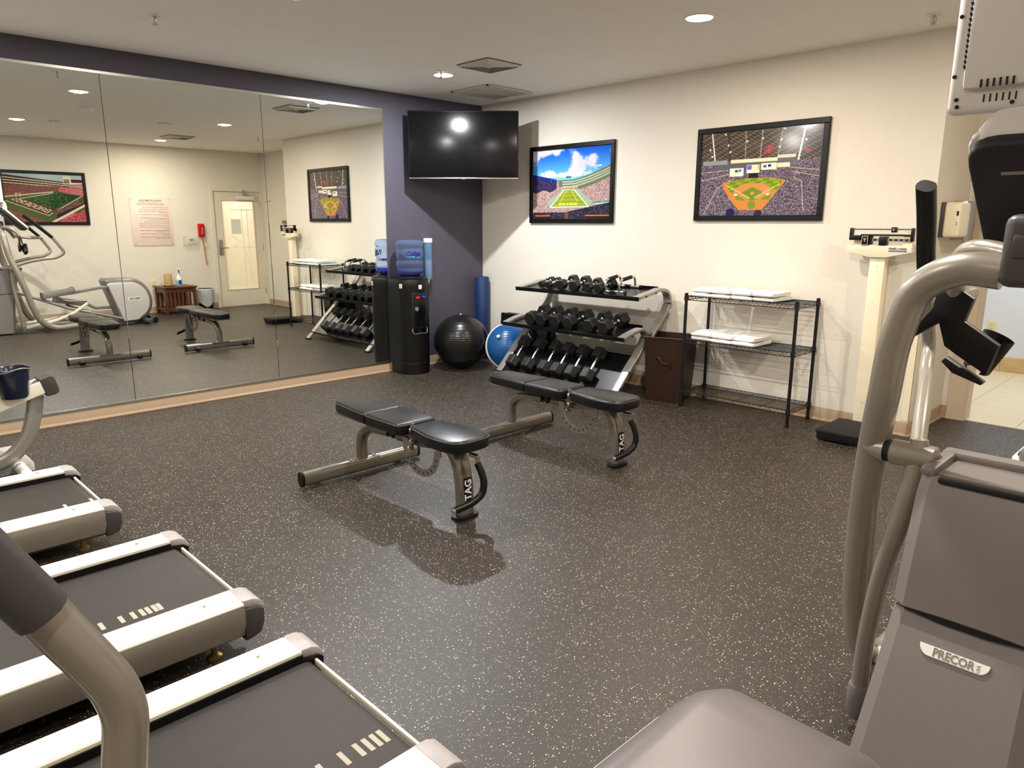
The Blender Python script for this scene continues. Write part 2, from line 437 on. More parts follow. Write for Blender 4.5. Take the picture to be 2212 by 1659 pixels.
o = B().bx((LX-0.045, -0.004, 0.11), (LX+0.003, 0, 1.35)).bx((LX, -0.004, 0.11), (LX+0.003, 0.045, 1.35)).build('trim_2', 'cream'); o['kind'] = 'structure'

# tiled corridor
YH = 3.29
struct(B().bx((1.4, YD+0.03, -0.06), (8.4, YH, -0.006)), 'floor_corridor', 'grout')
corr = bpy.data.objects['floor_corridor']
tx, ty = 0.46, 0.32
tile_me = None
for j in range(8):
    for i in range(-4, 6):
        x0 = 4.565+(i)*tx; y0 = YD+0.03+(j-0)*ty
        x1 = x0+tx; y1 = min(y0+ty, YH)
        if y1-y0 < 0.05: continue
        o = B().bx((x0+0.0015, y0+0.0015, -0.02), (x1-0.0015, y1-0.0015, 0), 0.0008, 1).build('tile', 'tilefloor', corr, flat=True)
struct(B().bx((1.4, YH, 0), (8.4, YH+0.1, 2.7)), 'wall_corridor', 'corr_wall')
cw = bpy.data.objects['wall_corridor']
for i in range(10):
    B().bx((2.0+i*0.46+0.09, YH-0.012, 0.002), (2.0+(i+1)*0.46+0.087, YH, 0.15), 0.001, 1).build('tile', 'tilebase', cw, flat=True)
struct(B().bx((1.3, YD+0.12, 0), (1.4, YH, 2.7)), 'wall_corridor_west', 'corr_wall')
struct(B().bx((8.4, YD+0.12, 0), (8.5, YH, 2.7)), 'wall_corridor_east', 'corr_wall')
struct(B().bx((1.3, YD+0.12, 2.7), (8.5, YH+0.1, 2.78)), 'ceiling_corridor', 'ceiling')
# lobby behind the glass door
struct(B().bx((WX+0.12, -1.3, -0.06), (9.1, YD-0.02, 0)), 'floor_lobby', 'tilefloor')
struct(B().bx((9.0, -1.3, 0), (9.1, YD, 2.6)).bx((WX+0.12, -1.4, 0), (9.1, -1.3, 2.6)).bx((WX+0.12, YD+0.0, 0), (9.1, YD+0.10, 2.6)), 'wall_lobby', 'wall')
struct(B().bx((WX+0.12, -1.4, 2.6), (9.1, YD+0.1, 2.66)), 'ceiling_lobby', 'ceiling')

# ---- glass door (in the wall facing the mirror)
d = bpy.data.objects.new('door_1', None); COL.objects.link(d); d.location = (WX, 0.28, 0); d['kind'] = 'structure'
def W(x, y, z): return (x-WX, y-0.28, z)
b = B()
b.bx(W(WX-0.018, -0.20, 0), W(WX-0.001, -0.145, 2.10)); b.bx(W(WX-0.018, 0.725, 0), W(WX-0.001, 0.779, 2.10)); b.bx(W(WX-0.018, -0.145, 2.045), W(WX-0.001, 0.725, 2.10))
b.bx(W(WX-0.001, -0.149, 0), W(WX+0.13, -0.1405, 2.048)); b.bx(W(WX-0.001, 0.7205, 0), W(WX+0.13, 0.734, 2.048)); b.bx(W(WX-0.001, -0.1405, 2.041), W(WX+0.13, 0.7205, 2.048))
b.build('door_frame', 'doorpaint', d)
b = B(); x0, x1 = WX+0.012, WX+0.055
b.bx(W(x0, -0.14, 0.012), W(x1, 0.0, 2.04)); b.bx(W(x0, 0.60, 0.012), W(x1, 0.72, 2.04)); b.bx(W(x0, 0.0, 0.012), W(x1, 0.60, 0.30)); b.bx(W(x0, 0.0, 1.88), W(x1, 0.60, 2.04))
leaf = b.build('door_leaf', 'doorpaint', d)
B().bx(W(WX+0.028, 0.0, 0.30), W(WX+0.036, 0.60, 1.88)).build('glass_pane', 'frost', d)
b = B()
for (a0, a1, z0, z1) in ((0.0, 0.60, 0.30, 0.31), (0.0, 0.60, 1.87, 1.88), (0.0, 0.012, 0.3, 1.88), (0.588, 0.60, 0.3, 1.88)):
    b.bx(W(WX+0.004, a0, z0), W(WX+0.03, a1, z1))
b.build('glazing_bead', 'frame_beige', leaf)
b = B()
b.tube([W(WX+0.026, 0.10+0.42*math.sin(t), 0.32+1.05*math.cos(t)*0.9) for t in np.linspace(0.1, 1.45, 14)], 0.004, 6)
b.tube([W(WX+0.026, 0.16+0.34*math.sin(t), 0.36+0.84*math.cos(t)*0.9) for t in np.linspace(0.1, 1.45, 14)], 0.003, 6)
for z in (1.72, 1.06): b.bx(W(WX+0.0245, 0.16, z), W(WX+0.0275, 0.58, z+0.012))
for y in (0.36, 0.46): b.bx(W(WX+0.0245, y, 0.34), W(WX+0.0275, y+0.01, 1.74))
b.build('etched_pattern', 'etch', d)
B().bx(W(WX+0.022, 0.16, 1.30), W(WX+0.025, 0.34, 1.56)).build('notice_sheet', 'tissue', d)
b = B().bx(W(WX-0.004, -0.10, 0.93), W(WX+0.013, -0.03, 1.20), 0.006); h = b.build('lock_plate', 'silver', d)
B().tube(fillet([W(WX+0.0, -0.065, 1.06), W(WX-0.055, -0.065, 1.06), W(WX-0.055, 0.055, 1.055)], 0.02), 0.009, 10, smooth=False).build('lever_handle', 'steel', h)
b = B().bx(W(WX-0.05, 0.28, 1.90), W(WX+0.012, 0.60, 1.965), 0.008); b.build('door_closer', 'white', d)
B().bx(W(WX-0.045, 0.40, 1.985), W(WX-0.03, 0.62, 1.995)).bx(W(WX-0.045, 0.42, 1.96), W(WX-0.02, 0.45, 1.99)).bx(W(WX-0.04, 0.40, 1.985), W(WX-0.005, 0.42, 2.07)).build('closer_arm', 'steel', d)
for z in (0.25, 1.05, 1.80): B().cyl(W(WX-0.012, 0.722, z-0.05), W(WX-0.012, 0.722, z+0.05), 0.008, n=10).build('hinge', 'steel', d)

# ---- mirror wall: panels, top channel
MT, MB_, MR = 2.545, 0.094, -1.292
t = thing('wall_mirror', 'full-height wall mirror of butted panels above the tan baseboard', 'mirror', (0, MR, MB_))
for i in range(5):
    y1 = MR-i*1.2266; y0 = y1-1.2266
    B().box((0.004, (y0+y1)/2-MR, (MT-MB_)/2), (0.006, 1.2266-0.003, MT-MB_), None, 0.0015, 1).build('mirror_panel', 'mirror', t, flat=True)
B().bx((0.0005, -6.14, MT-MB_-0.004), (0.010, 0.0, MT-MB_+0.016), 0.001, 1).build('top_channel', 'steel', t)
B().bx((0.0005, -6.14, -0.008), (0.012, 0.0, 0.012), 0.001, 1).build('bottom_channel', 'steel', t)
B().bx((0.0005, -0.001, 0), (0.009, 0.006, MT-MB_+0.012), 0.001, 1).build('side_channel', 'steel', t)
B().bx((0.0002, -6.14, 0.0), (0.001, 0, MT-MB_)).build('backing', 'black_matte', t)

# ================================================================== ceiling things
names = {0: 'round recessed ceiling light nearest the television corner', 1: 'round recessed ceiling light in front of the ballpark picture', 2: 'round recessed ceiling light near the glass door wall',
         3: 'round recessed ceiling light cut off by the top edge of the photo', 4: 'round recessed ceiling light seen only at the far left of the mirror',
         5: 'round recessed ceiling light behind the camera beside the mirror', 6: 'round recessed ceiling light behind the camera over the treadmills', 7: 'round recessed ceiling light behind the camera over the elliptical'}
L0 = thing('ceiling_light', names[0], 'light', (LAMPS[0][0], LAMPS[0][1], HC), 0, 'recessed ceiling lights')
B().lathe([(0.082, -0.004), (0.086, -0.001), (0.098, -0.004), (0.099, -0.0005), (0.082, -0.0005)], 32).build('trim_ring', 'white', L0)
B().lathe([(0.0001, -0.0035), (0.05, -0.0035), (0.082, -0.002)], 32).build('diffuser', 'lens', L0)
for i in range(1, len(LAMPS)): dup(L0, (LAMPS[i][0], LAMPS[i][1], HC), label=names[i])
# four-way supply diffusers
def diffuser(loc, label, rz):
    t = thing('supply_vent', label, 'vent', loc, rz, 'ceiling vents')
    B().box((0, 0, -0.004), (0.37, 0.37, 0.006), None, 0.002).build('backing', 'grille_dark', t)
    for k in range(6):
        s0 = 0.185-k*0.026; s1 = s0-0.02; z0 = -0.010; z1 = -0.022
        b = B()
        vs = []; 
        for (s_, z_) in ((s0, z0), (s1, z1), (s1, z1+0.002), (s0, z0+0.003)):
            vs += [(-s_, -s_, z_), (s_, -s_, z_), (s_, s_, z_), (-s_, s_, z_)]
        fs = []
        for a in range(4):
            for e in range(4):
                fs.append((a*4+e, a*4+(e+1) % 4, ((a+1) % 4)*4+(e+1) % 4, ((a+1) % 4)*4+e))
        B().add(vs, fs).build('louvre', 'grille', t, flat=True)
    B().box((0, 0, -0.018), (0.05, 0.05, 0.006)).build('centre_plate', 'grille', t)
    return t
diffuser((1.575, -1.34, HC), 'square louvred supply vent above the dumbbell rack side of the room', 0)
diffuser((5.25, -1.27, HC), 'square louvred supply vent near the glass door', 0)
t = thing('return_vent', 'large flat return grille in the ceiling corner above the television', 'vent', (0.715, -0.515, HC), 0, 'ceiling vents')
B().box((0, 0, -0.003), (0.53, 0.56, 0.004)).build('backing', 'grille_dark', t)
b = B()
for s_ in (-1, 1):
    b.box((s_*0.255, 0, -0.009), (0.03, 0.58, 0.01)); b.box((0, s_*0.275, -0.009), (0.53, 0.03, 0.01))
b.box((0, 0, -0.009), (0.02, 0.56, 0.009)); b.build('frame', 'grille', t)
b = B()
for k in range(44): b.box((0, -0.258+k*0.012, -0.008), (0.50, 0.0075, 0.006), (R(25), 0, 0))
o = b.build('slats', 'grille', t, flat=True); o['kind'] = 'stuff'
# sprinklers
S0 = thing('fire_sprinkler', 'small pendant sprinkler in the ceiling over the mirror side', 'sprinkler', (1.16, -3.73, HC), 0, 'ceiling sprinklers')
B().lathe([(0.0001, -0.002), (0.03, -0.002), (0.036, -0.008), (0.038, -0.0005)], 20).build('escutcheon', 'white', S0)
b = B().cyl((0, 0, -0.004), (0, 0, -0.05), 0.007, 0.005, 10)
for s_ in (-1, 1): b.tube([(s_*0.006, 0, -0.012), (s_*0.016, 0, -0.025), (s_*0.010, 0, -0.045), (0, 0, -0.052)], 0.0022, 6)
b.build('body', 'steel', S0)
B().lathe([(0.0001, -0.052), (0.015, -0.053), (0.018, -0.056), (0.0001, -0.056)], 16).build('deflector', 'steel', S0)
dup(S0, (4.505, -0.391, HC), label='small pendant sprinkler in the ceiling above the beam scale')
dup(S0, (1.11, -1.455, HC), label='small pendant sprinkler beside the television corner ceiling light')
t = thing('smoke_detector', 'white domed smoke detector on the ceiling, seen in the mirror', 'detector', (3.2, -2.98, HC))
B().lathe([(0.075, -0.0005), (0.075, -0.012), (0.06, -0.03), (0.035, -0.036), (0.0001, -0.036)], 28).build('housing', 'white', t)
B().lathe([(0.034, -0.036), (0.034, -0.046), (0.0001, -0.048)], 20).build('sensor_cap', 'grille', t)
t = thing('motion_sensor', 'small round motion sensor on the ceiling nearer the picture of the red crowd', 'detector', (4.65, -2.97, HC))
B().lathe([(0.06, -0.0005), (0.058, -0.012), (0.0001, -0.014)], 24).build('base', 'grille', t)
B().sphere((0, 0, -0.014), 0.026, 16, 10).build('lens', 'acrylic', t)
t = thing('ceiling_speaker', 'flat round speaker cover in the ceiling near the glass door vent', 'speaker', (3.9, -1.92, HC))
B().lathe([(0.085, -0.0005), (0.085, -0.006), (0.075, -0.010), (0.0001, -0.010)], 28).build('cover', 'grille', t)
B().lathe([(0.06, -0.0102), (0.0001, -0.0115)], 24).build('mesh_disc', 'ceiling', t)
# ================================================================== flat prints painted on fine vertex grids
rng = np.random.default_rng(5)
def noise(h, w_, n, octv=4):
    out = np.zeros((h, w_)); amp = 1; tot = 0
    for o_ in range(octv):
        g = rng.random((int(n)+2, int(n*w_/h)+2))
        yy = np.linspace(0, g.shape[0]-1.001, h); xx = np.linspace(0, g.shape[1]-1.001, w_)
        yi = yy.astype(int); xi = xx.astype(int); fy = (yy-yi)[:, None]; fx = (xx-xi)[None, :]
        fy = fy*fy*(3-2*fy); fx = fx*fx*(3-2*fx)
        a = g[yi][:, xi]; b_ = g[yi][:, xi+1]; c = g[yi+1][:, xi]; d_ = g[yi+1][:, xi+1]
        out += amp*((a*(1-fx)+b_*fx)*(1-fy)+(c*(1-fx)+d_*fx)*fy); tot += amp; amp *= 0.5; n *= 2
    return out/tot
def quad_mask(U, V, q):
    m = np.ones(U.shape, bool); n = len(q)
    for i in range(n):
        x0, y0 = q[i]; x1, y1 = q[(i+1) % n]
        m &= ((x1-x0)*(V-y0)-(y1-y0)*(U-x0)) >= 0
    return m
def line_mask(U, V, p, q, t, asp=1.4):
    px, py = p; dx, dy = (q[0]-px)*asp, q[1]-py; L2 = dx*dx+dy*dy
    a = np.clip((((U-px)*asp)*dx+(V-py)*dy)/L2, 0, 1)
    return ((U-px)*asp-a*dx)**2+((V-py)-a*dy)**2 < t*t
def put(img, m, c, f=None):
    c = np.array(c, float)
    img[m] = c if f is None else img[m]*(1-f)+c*f
def crowd(img, m, dark, light, p=0.45):
    n = rng.random(img.shape[:2]); k = rng.random(img.shape[:2])
    d_ = np.array(dark, float); l = np.array(light, float)
    t = np.where(n < p, k*0.9+0.1, k*0.18)[..., None]
    col_ = d_*(1-t)+l*t
    img[m] = col_[m]
def football():
    h, w_ = 190, 210; V, U = np.meshgrid(np.linspace(0, 1, h), np.linspace(0, 1, w_), indexing='ij')
    img = np.zeros((h, w_, 3))
    t = np.clip(V/0.46, 0, 1)[..., None]
    img[:] = np.array((18, 84, 206))*(1-t)+np.array((120, 205, 250))*t
    c = noise(h, w_, 4, 5); big = np.clip((c-0.52+0.14*(0.32-V)+0.16*np.exp(-((U-0.15)**2+(V-0.12)**2)/0.03))*9, 0, 1)*(V < 0.40)
    shade = noise(h, w_, 7, 3)[..., None]
    cl = np.array((236, 232, 244))*(1-shade*0.5)+np.array((150, 146, 190))*shade*0.5
    img = img*(1-big[..., None])+cl*big[..., None]
    puff = np.clip(1-np.abs(V-0.37)/0.045-np.abs(U-0.5)*1.2+0.9*(noise(h, w_, 14, 3)-0.5), 0, 1)[..., None]*0.9
    img = img*(1-puff)+np.array((240, 246, 252))*puff
    rim = 0.44-0.10*np.clip((0.35-U)/0.35, 0, 1)-0.18*np.clip((U-0.52)/0.48, 0, 1)**1.4
    st = V > rim
    put(img, st, (206, 178, 168)); crowd(img, st, (120, 88, 96), (246, 218, 200), 0.55)
    facade = st & (V < rim+0.10+0.06*(U > 0.6)); 
    put(img, facade & (U > 0.35), (98, 112, 92)); 
    for k in range(3): put(img, st & (np.abs(V-rim-0.03-0.035*k-0.02*np.clip(U-0.6, 0, 1)) < 0.008) & (U > 0.4), (188, 192, 158))
    lf = st & (U < 0.33) & (V < 0.60+0.02*np.sin(U*30)-0.35*np.clip(U-0.22, 0, 1)); crowd(img, lf, (34, 26, 66), (110, 92, 118), 0.3)
    put(img, st & (U < 0.33) & (V < rim+0.05), (24, 44, 130))
    put(img, quad_mask(U, V, [(0.40, 0.575), (0.58, 0.575), (0.80, 0.76), (0.72, 0.84), (0.24, 0.84), (0.20, 0.77)]), (150, 168, 150))
    fld = quad_mask(U, V, [(0.425, 0.585), (0.555, 0.585), (0.735, 0.815), (0.245, 0.815)])
    put(img, fld, (150, 160, 44)); stripe = (np.sin((V-0.58)**0.6*75) > 0) & fld; put(img, stripe, (128, 148, 40))
    for (p, q) in (((0.425, 0.585), (0.245, 0.825)), ((0.555, 0.585), (0.735, 0.825))): put(img, line_mask(U, V, p, q, 0.007), (240, 238, 196))
    put(img, line_mask(U, V, (0.24, 0.828), (0.74, 0.828), 0.006), (240, 238, 196)); put(img, line_mask(U, V, (0.425, 0.588), (0.555, 0.588), 0.004), (230, 228, 160))
    lt = fld & (np.abs(V-0.785) < 0.016) & (U > 0.36) & (U < 0.60) & (np.sin(U*190) > -0.55); put(img, lt, (236, 224, 92))
    for u0 in (0.455, 0.525): put(img, line_mask(U, V, (u0, 0.60), (u0+(u0-0.49)*2.2, 0.76), 0.0025), (226, 224, 140))
    put(img, line_mask(U, V, (0.80, 0.775), (1.0, 0.755), 0.012), (62, 140, 140)); put(img, line_mask(U, V, (0.80, 0.792), (1.0, 0.775), 0.006), (226, 216, 190))
    lo = V > 0.90-0.13*np.clip((U-0.45)/0.55, 0, 1); crowd(img, lo, (14, 12, 26), (120, 116, 150), 0.28)
    put(img, quad_mask(U, V, [(0.44, 0.90), (0.48, 0.90), (0.49, 1), (0.44, 1)]), (110, 64, 58))
    for (a, b_) in ((0.04, 0.24), (0.70, 1.0)): put(img, (V > 0.945) & (V < 0.962) & (U > a) & (U < b_), (206, 104, 48)); put(img, (V > 0.962) & (U > a) & (U < b_), (52, 22, 20))
    for (u0, v0) in ((0.13, 0.33), (0.28, 0.385), (0.69, 0.35), (0.86, 0.27)):
        put(img, (np.abs(V-v0) < 0.006) & (np.abs(U-u0) < 0.03), (232, 236, 240)); put(img, (np.abs(np.abs(U-u0)-0.028) < 0.003) & (V > v0) & (V < v0+0.08), (90, 110, 130))
    put(img, (np.abs(V-0.405) < 0.014) & (np.abs(U-0.48) < 0.035), (90, 110, 110))
    return img
def ballpark():
    h, w_ = 200, 270; V, U = np.meshgrid(np.linspace(0, 1, h), np.linspace(0, 1, w_), indexing='ij')
    img = np.zeros((h, w_, 3)); img[:] = (72, 62, 56)
    n = noise(h, w_, 10, 3); img *= (0.75+0.5*n)[..., None]
    side = np.clip(np.abs(U-0.45)-0.22, 0, 1)[..., None]; img = img*(1-side)+np.array((66, 66, 92))*side
    # truss web
    for k in range(26):
        v0 = 0.005+k*0.0175
        band = (np.abs(((V-v0)-0.012*np.sin(U*70+k*1.7))) < 0.0022) & (V < 0.43); put(img, band, (150, 138, 124), 0.8)
    for (u0, u1, c, tw) in ((0.09, 0.135, (232, 222, 206), 0.008), (0.235, 0.265, (60, 54, 50), 0.009), (0.385, 0.395, (150, 140, 128), 0.006), (0.525, 0.515, (160, 150, 138), 0.006), (0.685, 0.655, (150, 142, 134), 0.006), (0.86, 0.82, (236, 228, 214), 0.009)):
        put(img, line_mask(U, V, (u0, 0), (u1, 0.40), tw), c)
    for (u0, v0) in ((0.21, 0.03), (0.24, 0.16), (0.26, 0.24), (0.40, 0.13), (0.53, 0.11), (0.68, 0.14), (0.67, 0.22), (0.70, 0.02), (0.87, 0.16), (0.08, 0.2), (0.1, 0.28)):
        put(img, ((U-u0)*1.35)**2+(V-v0)**2 < 0.00014, (230, 222, 210))
    put(img, quad_mask(U, V, [(0.565, 0.20), (0.62, 0.20), (0.60, 0.29), (0.545, 0.29)]) & (np.sin(V*260)+np.sin(U*240) > -0.2), (206, 60, 82))
    put(img, (U > 0.87) & (U < 0.91) & (V > 0.26) & (V < 0.29), (176, 40, 70))
    st = V > 0.385-0.04*np.clip((U-0.78)*4, 0, 1); crowd(img, st, (52, 44, 66), (206, 190, 196), 0.42)
    out = (V > 0.345) & (V < 0.46) & (U > 0.14) & (U < 0.79)
    put(img, out, (96, 96, 104)); put(img, (V > 0.335) & (V < 0.385) & (U > 0.02) & (U < 0.24), (150, 150, 152)); put(img, (V > 0.335) & (V < 0.375) & (U > 0.27) & (U < 0.66), (238, 226, 190)); put(img, (V > 0.31) & (V < 0.345) & (U > 0.66) & (U < 0.80), (214, 206, 186))
    for (a, b_, t0, t1, c) in ((0.265, 0.385, 0.435, 0.53, (240, 232, 206)), (0.41, 0.52, 0.405, 0.50, (236, 226, 196)), (0.53, 0.655, 0.395, 0.47, (240, 232, 206)), (0.66, 0.76, 0.40, 0.45, (232, 220, 190))):
        put(img, (U > a) & (U < b_) & (V > t0) & (V < t1), c)
    for (a, b_, t0, t1, c) in ((0.31, 0.335, 0.455, 0.485, (40, 92, 60)), (0.342, 0.367, 0.452, 0.482, (96, 120, 190)), (0.415, 0.45, 0.41, 0.46, (100, 100, 190)), (0.55, 0.575, 0.415, 0.445, (60, 100, 150)), (0.585, 0.61, 0.412, 0.442, (28, 56, 120)), (0.50, 0.52, 0.405, 0.46, (220, 190, 90)), (0.43, 0.51, 0.50, 0.555, (32, 30, 44)), (0.385, 0.405, 0.42, 0.5, (90, 80, 130))):
        put(img, (U > a) & (U < b_) & (V > t0) & (V < t1), c)
    for (p, q) in (((0.0, 0.47), (0.25, 0.455)), ((0.0, 0.57), (0.27, 0.50)), ((0.76, 0.455), (1, 0.50)), ((0.78, 0.50), (1, 0.57)), ((0.05, 0.98), (0.16, 0.66)), ((0.16, 0.66), (0.30, 0.56)), ((0.86, 0.62), (0.89, 0.95)), ((0.80, 0.57), (0.86, 0.62))):
        put(img, line_mask(U, V, p, q, 0.0035), (206, 176, 166))
    put(img, quad_mask(U, V, [(0.21, 0.60), (0.42, 0.56), (0.62, 0.56), (0.74, 0.60), (0.60, 0.86), (0.56, 0.93), (0.36, 0.93), (0.29, 0.82), (0.22, 0.68)]), (206, 132, 66))
    g1 = quad_mask(U, V, [(0.24, 0.60), (0.42, 0.565), (0.62, 0.565), (0.71, 0.60), (0.69, 0.68), (0.54, 0.82), (0.38, 0.82), (0.27, 0.70)])
    put(img, g1, (112, 136, 22)); put(img, g1 & ((np.sin(U*60+V*40) > 0) ^ (np.sin(V*90) > 0)), (142, 164, 40))
    arc = (((U-0.47)*1.35)**2/0.05+((V-0.755)**2)/0.022 < 1) & (V < 0.80) & (V > 0.62); put(img, arc, (208, 140, 80))
    put(img, quad_mask(U, V, [(0.47, 0.66), (0.565, 0.73), (0.47, 0.815), (0.375, 0.73)]), (112, 138, 30))
    put(img, quad_mask(U, V, [(0.30, 0.76), (0.40, 0.82), (0.54, 0.82), (0.64, 0.76), (0.58, 0.85), (0.36, 0.85)]), (206, 132, 66))
    put(img, quad_mask(U, V, [(0.32, 0.745), (0.40, 0.79), (0.39, 0.815), (0.33, 0.81)]), (118, 142, 34)); put(img, quad_mask(U, V, [(0.55, 0.79), (0.63, 0.745), (0.62, 0.81), (0.56, 0.815)]), (118, 142, 34))
    for (p, q) in (((0.25, 0.64), (0.45, 0.79)), ((0.69, 0.64), (0.49, 0.79))): put(img, line_mask(U, V, p, q, 0.003), (238, 220, 190))
    put(img, (((U-0.47)*1.35)**2+(V-0.735)**2 < 0.0004), (214, 150, 92)); put(img, (((U-0.47)*1.35)**2+(V-0.875)**2 < 0.0022), (124, 140, 50))
    for u0 in (0.33, 0.60): put(img, (((U-u0)*1.35)**2/2+(V-0.75)**2 < 0.0002), (234, 214, 190))
    put(img, (((U-0.29)*1.35)**2+(V-0.965)**2 < 0.003), (28, 24, 76)); put(img, (((U-0.53)*1.35)**2+(V-0.975)**2 < 0.002), (44, 40, 60))
    return img
FONT57 = {'B': ['11110', '10001', '10001', '11110', '10001', '10001', '11110'], 'A': ['01110', '10001', '10001', '11111', '10001', '10001', '10001'],
          'D': ['11110', '10001', '10001', '10001', '10001', '10001', '11110'], 'G': ['01111', '10000', '10000', '10011', '10001', '10001', '01111'],
          'E': ['11111', '10000', '10000', '11110', '10000', '10000', '11111'], 'R': ['11110', '10001', '10001', '11110', '10100', '10010', '10001'],
          'S': ['01111', '10000', '10000', '01110', '00001', '00001', '11110']}
def red_stadium():
    """drawn as it appears in the mirror (u runs along +y)"""
    h, w_ = 180, 260; V, U = np.meshgrid(np.linspace(0, 1, h), np.linspace(0, 1, w_), indexing='ij')
    img = np.zeros((h, w_, 3)); img[:] = (168, 186, 190)
    tier = V > 0.03+0.16*U
    put(img, tier, (56, 42, 34))
    for k in range(4): put(img, tier & (np.abs(V-(0.085+0.055*k+(0.13-0.02*k)*U)) < 0.010), (206, 186, 162))
    st = V > 0.23+0.03*U; crowd(img, st, (96, 52, 52), (170, 120, 112), 0.5); crowd(img, st & (U > 0.68), (150, 50, 56), (244, 190, 184), 0.55)
    put(img, (U > 0.75) & (U < 0.85) & (V > 0.03) & (V < 0.20), (222, 212, 182)); crowd(img, (U > 0.76) & (U < 0.83) & (V > 0.09) & (V < 0.18), (60, 56, 46), (222, 212, 182), 0.6)
    put(img, (U > 0.85) & (V > 0.09) & (V < 0.16), (72, 20, 52)); put(img, (U > 0.85) & (V > 0.16) & (V < 0.185), (230, 190, 180))
    put(img, quad_mask(U, V, [(0.0, 0.50), (0.30, 0.42), (0.68, 0.36), (1.0, 0.45), (1.0, 0.80), (0.0, 0.80)]) , (70, 82, 46))
    put(img, quad_mask(U, V, [(0.0, 0.47), (0.62, 0.37), (1, 0.44), (0.52, 1), (0.5, 1), (0, 0.72)]), (78, 92, 48))
    fl = quad_mask(U, V, [(0.20, 0.50), (0.60, 0.38), (0.97, 0.43), (0.52, 0.80)]); put(img, fl, (54, 84, 40)); put(img, fl & (U > 0.55), (40, 70, 38))
    put(img, line_mask(U, V, (0.0, 0.485), (0.60, 0.365), 0.010), (216, 198, 170)); 
    for (p, q) in (((0.0, 0.56), (0.51, 0.86)), ((0.51, 0.86), (0.97, 0.44)), ((0.18, 0.52), (0.60, 0.39))): put(img, line_mask(U, V, p, q, 0.005), (226, 214, 184))
    A, Bq, C, D_ = (0.03, 0.535), (0.19, 0.505), (0.60, 0.745), (0.49, 0.84)
    put(img, quad_mask(U, V, [A, Bq, C, D_]), (92, 46, 34))
    word = 'BADGERS'[::-1]
    # letters laid along the band, reversed because they are drawn as mirrored
    for i, ch in enumerate(word):
        g = FONT57[ch]
        for r_ in range(7):
            for c_ in range(5):
                if g[r_][4-c_] == '1':
                    s0 = (i+0.1+0.8*c_/5)/7.2; t0 = (r_+0.4)/7.6
                    for (ds, dt) in ((0, 0), (0.011, 0), (0, 0.06), (0.011, 0.06), (0.02, 0), (0.02, 0.06)):
                        s_, t_ = s0+ds, 0.14+0.72*(t0+dt)
                        u_ = (Bq[0]*(1-s_)+C[0]*s_)*(1-t_)+(A[0]*(1-s_)+D_[0]*s_)*t_; v_ = (Bq[1]*(1-s_)+C[1]*s_)*(1-t_)+(A[1]*(1-s_)+D_[1]*s_)*t_
                        img[min(h-1, int(v_*h)), min(w_-1, int(u_*w_))] = (236, 224, 200)
    pl = (rng.random((h, w_)) < 0.02) & fl & (U < 0.8); put(img, pl, (230, 226, 206))
    for (p, q) in (((0.14, 0.41), (0.145, 0.60)), ((0.19, 0.42), (0.195, 0.54)), ((0.13, 0.42), (0.20, 0.41))): put(img, line_mask(U, V, p, q, 0.004), (226, 214, 180))
    rs = quad_mask(U, V, [(0.56, 0.80), (0.99, 0.47), (1.0, 0.62), (0.62, 0.88)]); crowd(img, rs, (52, 34, 34), (210, 150, 140), 0.45)
    put(img, quad_mask(U, V, [(0.62, 0.84), (1.0, 0.58), (1.0, 0.66), (0.60, 0.97)]), (40, 46, 46))
    put(img, line_mask(U, V, (0.56, 1.0), (1.0, 0.635), 0.022), (222, 200, 170))
    rr = quad_mask(U, V, [(0.60, 1.02), (1.02, 0.70), (1.02, 1.02)]); crowd(img, rr, (134, 16, 34), (240, 190, 190), 0.4)
    ll = quad_mask(U, V, [(0, 0.72), (0.46, 1.0), (0, 1.0)]); crowd(img, ll, (96, 40, 38), (210, 150, 130), 0.35)
    return img
def vc_mat(name):
    m = bpy.data.materials.new(name); m.use_nodes = True; nt = m.node_tree; b_ = nt.nodes['Principled BSDF']
    a = nt.nodes.new('ShaderNodeAttribute'); a.attribute_name = 'print'; nt.links.new(a.outputs['Color'], b_.inputs['Base Color'])
    b_.inputs['Roughness'].default_value = 0.12; b_.inputs['Specular IOR Level'].default_value = 0.4
    return m
M['print'] = vc_mat('glossy_photo_print')
def print_sheet(name, img, origin, du, dv, parent):
    """image rows run down from origin along dv, columns along du"""
    h, w_ = img.shape[:2]
    o3 = np.array(origin, float); du = np.array(du, float); dv = np.array(dv, float)
    jj, ii = np.meshgrid(np.linspace(0, 1, h), np.linspace(0, 1, w_), indexing='ij')
    vs = (o3+ii[..., None]*du+jj[..., None]*dv).reshape(-1, 3)
    idx = np.arange(h*w_).reshape(h, w_)
    fc = np.stack([idx[:-1, :-1], idx[1:, :-1], idx[1:, 1:], idx[:-1, 1:]], -1).reshape(-1, 4)
    me = bpy.data.meshes.new(name); me.vertices.add(len(vs)); me.vertices.foreach_set('co', vs.ravel())
    me.loops.add(fc.size); me.loops.foreach_set('vertex_index', fc.ravel().astype(np.int32))
    me.polygons.add(len(fc)); me.polygons.foreach_set('loop_start', np.arange(0, fc.size, 4, dtype=np.int32))
    me.update(calc_edges=True)
    c = np.clip(img/255.0, 0, 1).reshape(-1, 3); c = np.where(c <= 0.04045, c/12.92, ((c+0.055)/1.055)**2.4)
    at = me.color_attributes.new('print', 'FLOAT_COLOR', 'POINT'); at.data.foreach_set('color', np.concatenate([c, np.ones((len(c), 1))], 1).ravel())
    me.materials.append(M['print']); o = bpy.data.objects.new(name, me); COL.objects.link(o); o.parent = parent
    return o
